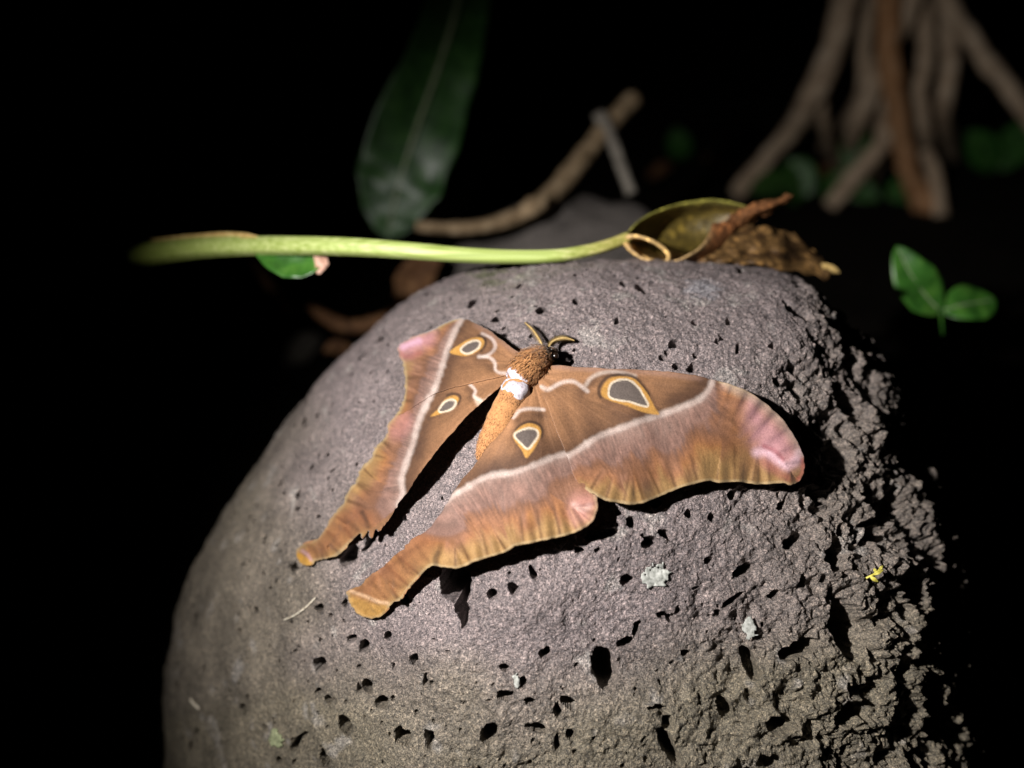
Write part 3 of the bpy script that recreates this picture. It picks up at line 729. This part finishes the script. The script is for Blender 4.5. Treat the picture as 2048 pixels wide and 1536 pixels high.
# ------------------------------------------------------------------ leaves and stalks: shared builders
def leaf_mesh(path, widths, nrm, fold=0.25, nw=9, wave=0.0, seed=0, curl=0.0):
    """blade around a 3-D midrib: widths are half-widths in metres, nrm the upper side"""
    path = np.asarray(path, float); n = len(path); T = np.gradient(path, axis=0); T /= np.linalg.norm(T, axis=1)[:, None]
    nrm = np.broadcast_to(np.asarray(nrm, float), (n, 3))
    S = np.cross(T, nrm); S /= np.linalg.norm(S, axis=1)[:, None]; U = np.cross(S, T)
    v = np.linspace(-1, 1, nw); out = []
    for i in range(n):
        w_ = widths[i]
        edge = 1 + 0.06 * n2(np.full(nw, i * 0.5), v * 0.7 + 9, seed)
        h = fold * np.abs(v) * w_ - curl * w_ * v * v + wave * w_ * n2(np.full(nw, i * 0.33), v * 1.5 + 3, seed + 1)
        out.append(path[i] + (v * w_ * edge)[:, None] * S[i] + h[:, None] * U[i])
    return np.vstack(out), grid_faces(n, nw)

def leaf_material(name, dark, mid, light, vein, rough=0.35, spec=0.5):
    m, nt, b = newmat(name, rough, spec)
    n1 = noise_node(nt, 90, 5, 0.6)
    r = ramp(nt, n1.outputs[0], [(0.3, tuple(lin(dark))), (0.5, tuple(lin(mid))), (0.72, tuple(lin(light)))])
    nt.links.new(r.outputs[0], b.inputs['Base Color']); bump(nt, b, n1.outputs[0], 0.4, 0.0015)
    return m
m_green = leaf_material('green_leaf', (34,70,24), (52,98,34), (80,124,48), (120,150,90), 0.33)
m_green2 = leaf_material('shade_leaf', (34,70,28), (52,100,40), (74,124,52), (90,120,70), 0.42)
m_gloss = leaf_material('glossy_strap_leaf', (30,62,26), (46,86,36), (66,106,48), (90,120,70), 0.46, 1.0)
m_olive = leaf_material('yellowed_leaf', (90,84,30), (120,112,40), (140,120,54), (120,150,90), 0.5)
m_rib = mat_noise('midrib', (110,128,90), (140,152,118), (160,168,138), 200, 0.4, 0.5)
m_brown = mat_noise('dead_leaf', (62,42,28), (104,72,46), (140,104,70), 120, 0.75, 0.3, 0.002)
m_wood = mat_noise('dead_wood', (110,92,68), (156,134,104), (190,168,136), 90, 0.85, 0.2, 0.003)
m_grey = mat_noise('grey_wood', (92,88,80), (128,122,112), (160,154,142), 90, 0.85, 0.2, 0.003)
m_root = mat_noise('prop_root', (156,134,112), (204,180,152), (226,206,180), 45, 0.85, 0.2, 0.004)
m_root2 = mat_noise('prop_root_rusty', (150,106,70), (200,150,106), (220,176,136), 45, 0.85, 0.2, 0.004)

def px_path(pts, n=8):
    """pixel + depth control points -> smooth world path"""
    c = crom(pts, n); return P(c[:, 0], c[:, 1], c[:, 2]), c

def solid(o, th=0.0006):
    md = o.modifiers.new('thick', 'SOLIDIFY'); md.thickness = th; md.offset = 0

# ------------------------------------------------------------------ fallen leaf with a long green stalk, lying on the crest
curled = empty('curled_leaf', P(1330, 528, float(base_depth(1330, 532)[0])))
tag(curled, 'withered curled leaf with a long pale green stalk on the boulder crest', 'leaf')
m_stalk, nt_, b_ = newmat('green_stalk', 0.45, 0.4)
tc = N(nt_, 'ShaderNodeTexCoord'); mp = N(nt_, 'ShaderNodeMapping'); mp.inputs['Scale'].default_value = (6, 700, 700); nt_.links.new(tc.outputs['Object'], mp.inputs[0])
na = noise_node(nt_, 1.0, 3, 0.6, mp.outputs[0])
ra = ramp(nt_, na.outputs[0], [(0.3, tuple(lin((126,142,66)))), (0.5, tuple(lin((156,172,96)))), (0.7, tuple(lin((188,196,134))))])
at = N(nt_, 'ShaderNodeAttribute', attribute_name='Col')
nt_.links.new(mixc(nt_, ra.outputs[0], at.outputs['Color'], 1.0, 'MULTIPLY'), b_.inputs['Base Color']); bump(nt_, b_, na.outputs[0], 0.5, 0.0006)
b_.inputs['Subsurface Weight'].default_value = 0.0
pth, c = px_path([(268,512,.66),(330,503,.62),(420,494,.58),(520,491,.555),(620,491,.54),(720,494,.53),(820,501,.525),(920,509,.525),(1020,513,.525),(1110,511,.525),(1180,500,.53),(1225,487,.535),(1256,474,.54)], 8)
wpx = np.interp(c[:, 0], [268, 300, 420, 520, 700, 850, 1000, 1100, 1200, 1256], [15, 22, 20, 18.5, 17.5, 16, 13.5, 12.5, 12, 11])
V, F = tube(pth, wpx * c[:, 2] / FPX, 28, True)
# ribbed stalk
ctr = np.repeat(pth, 28, 0); dv = V[:-2] - ctr; V[:-2] = ctr + dv * (1 + 0.045 * np.sign(np.sin(np.tile(np.arange(28), len(pth)) * math.pi * 2 / 28 * 7)))[:, None]
cx1 = np.concatenate([np.repeat(c[:, 0], 28), [268, 1256]])
tint = np.ones((len(V), 3)); f = sstep(1080, 1240, cx1)[:, None]; tint = tint * (1 - f) + np.array([1.05, .80, .75]) * f
f = sstep(520, 280, cx1)[:, None]; tint = tint * (1 - f) + np.array([.80, .82, .55]) * f
mesh_obj('stalk', V, F, m_stalk, curled, colors=tint)
# dry sheath edge along the stalk base
pth2, c2 = px_path([(300,482,.63),(400,474,.585),(480,471,.56),(515,474,.552)], 8)
V, F = leaf_mesh(pth2, np.interp(np.linspace(0, 1, len(pth2)), [0, .5, 1], [.0012, .0022, .0006]), -FW, 0.3, 7, 0.3, 4)
m_sheath = mat_noise('dry_sheath', (140,118,66), (178,150,92), (200,178,120), 300, 0.7, 0.3)
solid(mesh_obj('sheath', V, F, m_sheath, curled))
# rolled blade
m_blade, nb, bb = newmat('withered_blade', 0.5, 0.4)
atb = N(nb, 'ShaderNodeAttribute', attribute_name='Col'); n1 = noise_node(nb, 260, 4, 0.6); n2b = noise_node(nb, 420, 3, 0.6)
sp = ramp(nb, n1.outputs[0], [(0.32, (.35, .32, .30)), (0.46, (.9, .9, .9)), (0.57, (1.1, 1.08, 1.0)), (0.64, (2.6, 2.5, 2.2))])
nb.links.new(mixc(nb, atb.outputs['Color'], sp.outputs[0], 1.0, 'MULTIPLY'), bb.inputs['Base Color']); bump(nb, bb, n2b.outputs[0], 0.6, 0.001)
def loft(curves, n=40, m=36):
    cs = []
    for cv in curves:
        q = crom(cv, 8); L_ = np.concatenate([[0], np.cumsum(np.linalg.norm(np.diff(q[:, :2], axis=0), axis=1))]); L_ /= L_[-1]
        cs.append(np.stack([np.interp(np.linspace(0, 1, n), L_, q[:, j]) for j in range(3)], 1))
    cs = np.array(cs); res = []
    for j in range(n): 
        q = crom(cs[:, j], 12); k = np.linspace(0, len(q) - 1, m); res.append(np.stack([np.interp(k, np.arange(len(q)), q[:, d]) for d in range(3)], 1))
    return np.array(res)          # n,m,3  (px,py,depth)
def loft_obj(name, curves, colfn, parent, wob=.0007, seed=0, th=.0007, n=44, m=36, jag=0.0):
    g = loft(curves, n, m); u, v = np.meshgrid(np.linspace(0, 1, n), np.linspace(0, 1, m), indexing='ij')
    q = g.reshape(-1, 3); d = q[:, 2] + wob * n2(q[:, 0] / 22, q[:, 1] / 22, seed) + wob * .6 * n2(u.ravel() * 9, v.ravel() * 7, seed + 2)
    V = P(q[:, 0] + 1.5 * n2(u.ravel() * 8, v.ravel() * 5, seed + 5), q[:, 1] + 1.5 * n2(u.ravel() * 8, v.ravel() * 5, seed + 6), d)
    if jag:
        ed = np.maximum(sstep(.8, 1, u), np.maximum(sstep(.8, 1, v), sstep(.25, 0, v))).ravel()
        V = P(q[:, 0] + jag * ed * n2(u.ravel() * 14, v.ravel() * 9, seed + 8), q[:, 1] + jag * ed * n2(u.ravel() * 14, v.ravel() * 9, seed + 9), d)
    o = mesh_obj(name, V, grid_faces(n, m), m_blade, parent, colors=np.clip(0.62 * colfn(u.ravel(), v.ravel()), 0.002, .9)); solid(o, th); return o
def c_scoop(u, v):
    c0 = lin((168,164,80)); c1 = lin((96,82,34)); c2 = lin((168,112,72)); c3 = lin((214,180,128))
    a = sstep(.02, .12, v)[:, None]; col = c0 * (1 - a) + c1 * a
    a = sstep(.55, .72, v)[:, None]; col = col * (1 - a) + c2 * a
    a = np.maximum(sstep(.93, .99, v), sstep(.08, .01, u))[:, None]; col = col * (1 - a) + c3 * a
    a = (sstep(.75, 1, u) * sstep(.2, .5, v))[:, None]; col = col * (1 - a) + lin((150,98,62)) * a
    return col
A = [(1246,476,.545),(1285,438,.556),(1340,412,.566),(1400,401,.570),(1450,402,.572),(1492,413,.574)]
B = [(1250,482,.550),(1300,455,.580),(1350,440,.590),(1405,430,.592),(1450,425,.590),(1490,420,.582)]
C = [(1254,490,.548),(1305,492,.580),(1360,495,.588),(1410,488,.590),(1450,465,.588),(1488,430,.580)]
D_ = [(1256,497,.543),(1305,524,.548),(1360,530,.552),(1410,520,.556),(1450,490,.562),(1486,436,.570)]
E = [(1252,490,.536),(1290,520,.530),(1345,522,.530),(1390,503,.534),(1415,474,.545),(1424,447,.556)]
loft_obj('blade', [A, B, C, D_, E], c_scoop, curled, seed=31)
# the inner scroll: a small cone with a pale rim
def c_scroll(u, v):
    c = np.tile(lin((104,78,34)), (len(u), 1)); a = sstep(.45, .05, u)[:, None]; c = c * (1 - a) + lin((190,158,104)) * a
    return c
rings = []
for k_ in np.linspace(0, 1, 7):
    a = np.linspace(-2.6, 3.1, 13)
    cxp, cyp = 1292 + 40 * k_, 498 + 6 * k_; rx, ry = 44 * (1 - .25 * k_), 23 * (1 - .35 * k_)
    rings.append(np.stack([cxp + rx * np.cos(a) + 0.28 * ry * np.sin(a), cyp + ry * np.sin(a) + 0.34 * rx * np.cos(a) * .9, .535 + .034 * k_ + .004 * np.sin(a)], 1))
g = np.array([crom(r_, 4) for r_ in rings]); nu_, nv_ = g.shape[:2]; q = g.reshape(-1, 3)
uu = np.repeat(np.linspace(0, 1, nu_), nv_)
o = mesh_obj('inner_scroll', P(q[:, 0], q[:, 1], q[:, 2]), grid_faces(nu_, nv_), m_blade, curled, colors=c_scroll(uu, uu)); solid(o, .0016)
# brown withered tip and crumpled lower sheet
def c_brown(u, v):
    c = np.tile(lin((150,102,66)), (len(u), 1)); k_ = n2(u * 7, v * 5, 77)[:, None]
    return c * (1 + .35 * k_)
loft_obj('withered_tip', [[(1425,470,.556),(1460,432,.566),(1500,408,.574),(1545,398,.580),(1582,388,.586)], [(1432,480,.560),(1470,446,.566),(1508,424,.570),(1548,410,.576),(1584,394,.584)],
          [(1440,488,.564),(1480,462,.572),(1515,436,.580),(1548,420,.584),(1580,400,.588)]], c_brown, curled, .0018, 41, jag=7)
def c_sheet(u, v):
    c = np.tile(lin((128,98,60)), (len(u), 1)); k_ = n2(u * 10, v * 8, 78)[:, None]; c = c * (1 + .4 * k_)
    a = sstep(.1, .45, n2(u * 7 + 4, v * 9, 79))[:, None]; c = c * (1 - .75 * a) + lin((48,30,18)) * .75 * a; return c
def sd_(x, y): return float(base_depth(x, y)[0])
loft_obj('crumpled_sheet', [[(1440,466,.566),(1490,458,.572),(1540,456,.578),(1590,470,.586),(1625,500,.594)], [(1425,500,.556),(1480,488,.560),(1540,484,.566),(1590,498,.578),(1640,520,.588)],
          [(1405,518,.546),(1470,512,.552),(1540,514,.558),(1600,524,.572),(1650,540,.580)], [(1380,530,.545),(1450,526,.547),(1530,532,.553),(1600,545,.566),(1655,560,.578)]], c_sheet, curled, .0034, 51, .0008, n=70, m=50, jag=11)

# ------------------------------------------------------------------ small litter on the boulder
m_fibre = mat_noise('pale_fibre', (170,160,140), (200,190,170), (220,214,196), 400, 0.7, 0.3)
def on_rock(pts, lift_=0.0006, n=8):
    c = crom(pts, n); return P(c[:, 0], c[:, 1], np.minimum(surf_depth(c[:, 0], c[:, 1]), base_depth(c[:, 0], c[:, 1])) - lift_)
V, F = tube(on_rock([(568,1240),(590,1230),(612,1214),(630,1196)], .0012), .0003, 6)
tag(mesh_obj('plant_fibre', V, F, m_fibre), 'thin pale curved fibre on the rock beyond the moth tails', 'fibre')
V, F = tube(on_rock([(380,1398),(388,1408),(398,1418)], .001), .0006, 6)
tag(mesh_obj('dry_needle', V, F, m_fibre), 'short pale dry needle low on the dim flank of the boulder', 'needle')
sprig = empty('leaf_sprig', P(1742, 1152, float(surf_depth(1742, 1152)[0]))); tag(sprig, 'tiny yellow green leafy sprig caught on the broken flank', 'sprig')
m_sprig = mat_noise('sprig', (150,140,50), (186,176,76), (210,202,110), 300, 0.6, 0.3)
dS = float(min(surf_depth(1742, 1152)[0], base_depth(1742, 1152)[0])) - .004
pth, c = px_path([(1716,1165,dS + .003),(1735,1155,dS),(1752,1146,dS - .001),(1764,1134,dS - .001)], 6)
V, F = tube(pth, .0005, 7); mesh_obj('stem', V, F, m_sprig, sprig)
for (x0, y0, x1, y1, wv) in ((1745,1150,1768,1139,4),(1740,1153,1757,1164,4),(1752,1146,1748,1136,3),(1758,1140,1766,1131,3)):
    q, c = px_path([(x0, y0, dS - .001), ((x0 + x1) / 2, (y0 + y1) / 2, dS - .002), (x1, y1, dS - .001)], 5)
    V, F = leaf_mesh(q, np.sin(np.linspace(.15, math.pi, len(q))) * wv * dS / FPX + 1e-5, -FW, .2, 5); solid(mesh_obj('leaflet', V, F, m_sprig, sprig), .0003)
pth, c = px_path([(1640,530,.580),(1652,534,.579),(1668,540,.580),(1680,546,.582)], 5)
V, F = leaf_mesh(pth, np.sin(np.linspace(.3, math.pi, len(pth))) * .0022 + 1e-5, -FW, .4, 5, .3); o = mesh_obj('leaf_scrap', V, F, m_sheath); solid(o)
tag(o, 'tiny tan dry leaf scrap at the far end of the withered leaf', 'leaf')

# ------------------------------------------------------------------ things behind the boulder
def noise_rock(name, centre, semi, seed, label, mat, sub=5):
    import bmesh
    bm = bmesh.new(); bmesh.ops.create_icosphere(bm, subdivisions=sub, radius=1.0)
    v = np.array([q.co[:] for q in bm.verts]); f = [[k_.index for k_ in q.verts] for q in bm.faces]; bm.free()
    v = v * (1 + 0.16 * fbm(v * 1.6, 3, seed)[:, None] + 0.05 * fbm(v * 7, 3, seed + 3)[:, None])
    V = np.array(centre) + v * np.array(semi)
    col = np.tile(lin((112,106,102)), (len(V), 1)) * (1 + 0.35 * fbm(V * 40, 3, seed)[:, None])
    return tag(mesh_obj(name, V, f, mat, colors=col), label, 'rock')
mr2 = bpy.data.materials['basalt']
c0 = P(1130, 470, 0.98)
noise_rock('rock', (c0[0], c0[1], 0.08), (0.145, 0.11, 0.215), 5, 'smaller grey rock behind the boulder with a dead branch on it', mr2)

def stick(name, pts, wpx, mat, label, cat, group=None, parent=None, seg=14, wob=.18, seed=0, n=10):
    pth, c = px_path(pts, n); rr = np.interp(np.linspace(0, 1, len(pth)), np.linspace(0, 1, len(wpx)), wpx) * c[:, 2] / FPX
    V, F = tube(pth, rr, seg, True, wob, seed); o = mesh_obj(name, V, F, mat, parent)
    if label and parent is None: tag(o, label, cat, group)
    return o
br = empty('dead_branch', P(1040, 432, .90)); tag(br, 'bent dead branch propped on the smaller rock', 'branch')
stick('limb', [(832,452,.86),(900,456,.87),(980,450,.88),(1050,425,.90),(1100,392,.93),(1160,322,.97),(1220,245,1.01),(1268,196,1.04)], [10, 13, 15, 18, 20, 20, 19, 18], m_wood, '', '', parent=br, seed=4)
stick('knot', [(1040,432,.885),(1062,415,.885),(1090,402,.89)], [10, 20, 12], m_wood, '', '', parent=br, seed=8)
tw = stick('grey_twig', [(1200,228,1.0),(1222,275,.99),(1242,330,.985),(1262,388,.98)], [15, 13, 12, 11], m_grey, 'short grey twig crossing the bent dead branch', 'twig', seed=12)

# broad strap leaf hanging in from above
bl = empty('broad_leaf', P(860, -200, 1.12)); tag(bl, 'broad glossy green leaf hanging down into the dark with pale sheen', 'leaf')
pth, c = px_path([(985,-420,1.12),(955,-200,1.03),(915,0,.97),(880,120,.945),(838,240,.935),(803,350,.94),(786,420,.945),(776,478,.95)], 8)
k = np.linspace(0, 1, len(pth)); hw = np.interp(k, [0, .15, .4, .6, .75, .88, .96, 1], [.012, .03, .036, .042, .040, .028, .015, .001])
nb_ = (TORCH - pth); nb_ /= np.linalg.norm(nb_, axis=1)[:, None]; nb_ = nb_ + (CAM - pth) / np.linalg.norm(CAM - pth, axis=1)[:, None]; nb_ = nb_ + (RT * 1.1 + UP * 0.2) * sstep(.80, .45, k)[:, None]
V, F = leaf_mesh(pth, hw, nb_, .10, 25, .16, 3, -.10); solid(mesh_obj('blade', V, F, m_gloss, bl), .0008)
V, F = tube(pth[:-2] + nb_[:-2] * .001, np.linspace(.0035, .001, len(pth) - 2), 8); mesh_obj('midrib', V, F, m_rib, bl)
pth, c = px_path([(935,210,1.05),(905,255,1.045),(880,300,1.035)], 6)
def hang_leaf(name, pts, hwm, mat, label, nrm=None, fold=.2, group=None, parent=None):
    q, c = px_path(pts, 8); kk = np.linspace(0, 1, len(q)); w_ = np.sin(np.clip(kk * .97 + .03, 0, 1) * math.pi) ** .75 * hwm + 1e-4
    nn = (TORCH - q) if nrm is None else np.broadcast_to(nrm, q.shape); nn = nn / np.linalg.norm(nn, axis=1)[:, None]
    V, F = leaf_mesh(q, w_, nn, fold, 11, .08, int(abs(pts[0][0])), .1); o = mesh_obj(name, V, F, mat, parent); solid(o, .0006)
    if parent is None: tag(o, label, 'leaf', group)
    return o
hang_leaf('leaf', [(735,-70,1.35),(690,5,1.30),(660,55,1.27)], .024, m_green2, 'dim green leaf high up in the dark, upper of two')
hang_leaf('leaf', [(648,50,1.28),(625,85,1.26),(596,108,1.25),(562,112,1.25)], .015, m_green2, 'dim green leaf high up in the dark, lower of two')
st = stick('green_shoot', [(385,448,1.50),(368,400,1.46),(358,330,1.42),(360,220,1.36)], [7, 9, 9, 3], m_green2, 'thin dim upright green shoot in the dark left of the broad leaf', 'shoot', seed=20)

# small leaf behind the stalk
sl = empty('fallen_leaf', P(585, 530, .552)); tag(sl, 'small green leaf with a pinkish dry end under the pale stalk', 'leaf')
q, c = px_path([(515,505,.556),(560,523,.552),(600,532,.550),(640,526,.548)], 8)
V, F = leaf_mesh(q, np.sin(np.linspace(.2, math.pi * .85, len(q))) * .0095, (TORCH - q) / np.linalg.norm(TORCH - q, axis=1)[:, None] + UP * .4, .25, 9, .1, 6); solid(mesh_obj('blade', V, F, m_green, sl))
q, c = px_path([(630,527,.547),(642,525,.547),(656,522,.548)], 5)
V, F = leaf_mesh(q, np.array([.005, .006, .0065, .0065, .006, .005, .0045, .004, .003, .0025, .002])[:len(q)], (TORCH - q), .3, 7, .3, 2)
m_pink = mat_noise('pink_dry_leaf', (150,110,90), (190,150,130), (214,184,166), 300, 0.7, .3); solid(mesh_obj('dry_end', V, F, m_pink, sl))

# prop roots of a tree at upper right
roots = empty('prop_roots', P(1790, 420, gdepth(1790, 420))); tag(roots, 'cluster of bare brown prop roots coming down to the ground', 'roots')
def gp(x, y): return (x, y, gdepth(x, y) + 0.02)
RTS = [([(1720,-160,1.52),(1690,0,1.58),(1668,90,1.62),(1625,190,1.68),(1590,250,1.75),(1530,320,1.83),gp(1470,390)], [26,26,25,23,20,17,16], m_root),
 ([(1770,-160,1.50),(1778,0,1.55),(1778,110,1.60),(1792,200,1.66),(1808,300,1.74),gp(1838,415)], [24,23,22,21,20,18], m_root2),
 ([(1850,-160,1.55),(1822,0,1.58),(1780,90,1.62),(1745,180,1.68),(1712,250,1.76),gp(1690,340)], [24,24,22,22,18,14], m_root),
 ([(1880,-160,1.55),(1892,0,1.58),(1900,120,1.64),(1888,220,1.72),gp(1906,320)], [22,21,19,18,13], m_root),
 ([(1850,-160,1.45),(1895,5,1.50),(1950,90,1.54),(2010,170,1.58),(2120,320,1.66)], [21,20,19,19,18], m_root),
 ([(1800,240,1.72),(1765,290,1.76),(1715,345,1.79),gp(1660,412)], [14,16,18,17], m_root),
 ([(1850,300,1.78),(1868,350,1.80),gp(1882,432)], [12,15,14], m_root),
 ([(1790,150,1.68),(1770,230,1.74),(1760,300,1.80),gp(1740,370)], [16,15,14,10], m_root),
 ([(1640,200,1.72),(1650,260,1.80),gp(1672,330)], [12,11,10], m_root),
 ([(1850,-160,1.60),(1848,20,1.64),(1852,110,1.68),(1838,200,1.74),(1850,270,1.80),gp(1870,345)], [18,20,17,18,14,12], m_root),
 ([(1730,-160,1.62),(1735,0,1.66),(1728,100,1.70),(1718,200,1.76),gp(1640,300)], [14,15,14,13,10], m_root),
 ([(1800,330,1.76),(1840,370,1.79),gp(1860,425)], [12,14,12], m_root2)]
for i, (pts, wv, mt) in enumerate(RTS): stick('root', pts, wv, mt, '', '', parent=roots, seed=30 + i, wob=.22)

# seedlings and low leaves
def seedling(label, base, leaves, mat, group=None, stem_pts=None, sw=5):
    e = empty('seedling', P(*base)); tag(e, label, 'seedling', group)
    if stem_pts: stick('stem', stem_pts, [sw, sw * .7], mat, '', '', parent=e)
    for pts, hw_, tilt in leaves:
        q, c = px_path(pts, 8); kk = np.linspace(0, 1, len(q)); w_ = np.sin(np.clip(kk * .96 + .04, 0, 1) * math.pi) ** .7 * hw_ + 1e-4
        nn = TORCH - q; nn = nn / np.linalg.norm(nn, axis=1)[:, None] + np.array(tilt)
        V, F = leaf_mesh(q, w_, nn, .28, 11, .06, int(pts[0][0]), .1); lf = mesh_obj('leaf', V, F, mat, e); solid(lf, .0007)
        V, F = tube(q[1:-1] + nn[1:-1] * .0006, np.linspace(.0006, .0003, len(q) - 2), 6); mesh_obj('midrib', V, F, m_rib, lf)
    return e
seedling('seedling with two glossy green leaves beside the right shoulder of the boulder', (1886, 640, .72),
   [([(1880,622,.70),(1850,590,.695),(1822,550,.69),(1792,492,.69)], .0155, (0.35, 0, .25)), ([(1886,622,.70),(1925,610,.70),(1958,605,.705),(1990,598,.71)], .0150, (-.1, 0, .2))], m_green,
   stem_pts=[(1882,622,.70),(1886,700,.71),(1890,900,.74),(1892,1200,.80)], sw=2.5)
d1 = gdepth(1360, 310)
seedling('lone dim green leaf on the ground behind the dead branch', (1360, 310, d1), [([(1362,318,d1),(1358,290,d1 - .03),(1352,255,d1 - .05)], .026, (0, 0, .3))], m_green2)
d2 = gdepth(1640, 400)
seedling('low dim green leaves sprouting between the prop roots', (1640, 400, d2),
   [([(1600,400,d2),(1560,370,d2 - .05),(1500,385,d2 - .1)], .03, (0, 0, .4)), ([(1610,395,d2),(1600,350,d2),(1575,320,d2)], .03, (.2, 0, .3)), ([(1650,400,d2),(1690,370,d2),(1760,400,d2 - .03)], .03, (0, 0, .4)),
    ([(1700,350,d2 + .05),(1712,290,d2 + .03),(1735,235,d2)], .026, (.1, 0, .2)), ([(1780,400,d2),(1810,380,d2),(1850,410,d2)], .028, (-.1, 0, .4))], m_green2)
d3 = gdepth(2000, 350)
seedling('dim green leaves low at the foot of the slanting prop root', (2000, 350, d3), [([(1990,340,d3),(1965,300,d3 - .03),(1935,262,d3 - .05)], .032, (0, 0, .3)), ([(2000,340,d3),(2030,290,d3),(2050,240,d3)], .034, (.1, 0, .3))], m_green2)

# dry tendrils and leaf litter on the dark ground to the left
stick('dry_twig', [(612,600,.92),(645,632,.91),(690,652,.90),(735,650,.90),(775,634,.91),(800,612,.93)], [7, 13, 15, 15, 14, 12], m_brown, 'curved tan dry twig lying against the left flank of the boulder', 'twig', seed=51)
stick('dry_twig', [(505,520,1.0),(530,560,1.0),(560,600,1.0),(578,622,1.0)], [5, 9, 9, 5], m_brown, 'short straight brown twig below the pale stalk', 'twig', seed=53)
LIT = [(835,560,.92,.032,'broad brown dead leaf standing behind the left shoulder of the boulder'),(610,700,None,.035,'dim grey dead leaf on the ground below the curved twig'),(495,640,None,.02,'small reddish dead leaf on the dark ground'),
       (340,575,None,.02,'small yellowish dead leaf on the dark ground'),(690,710,.95,.02,'rusty dead leaf tucked against the left flank'),(1430,330,None,.035,'dim brown dead leaf on the ground behind the curled leaf'),
       (1320,345,None,.03,'dim tan dead leaf on the ground beside the grey twig'),(160,430,None,.05,'large dim dead leaf far left on the ground'),(1640,350,None,.03,'pale dead leaf among the prop roots')]
for i, (x, y, dd, s_, lab) in enumerate(LIT):
    d = gdepth(x, y, .012) if dd is None else dd; c0 = P(x, y, d); a = random.uniform(0, 6.28)
    dirv = np.array([math.cos(a), math.sin(a), .15]); 
    if i == 0: dirv = np.array([.75, 0, .6])
    q = np.array([c0 + dirv * s_ * t_ + np.array([0, 0, .006 * math.sin(t_ * 3)]) for t_ in np.linspace(-1, 1, 14)])
    nn = np.array([0, -.3, 1.0]) if i else (TORCH - c0)
    V, F = leaf_mesh(q, np.sin(np.linspace(.1, math.pi, 14)) ** .8 * s_ * .55 + 1e-4, np.broadcast_to(nn / np.linalg.norm(nn), q.shape), .3, 9, .3, 60 + i, -.2)
    o = mesh_obj('dead_leaf', V, F, m_grey if i == 1 else (m_olive if i == 3 else m_brown)); solid(o); tag(o, lab, 'leaf')
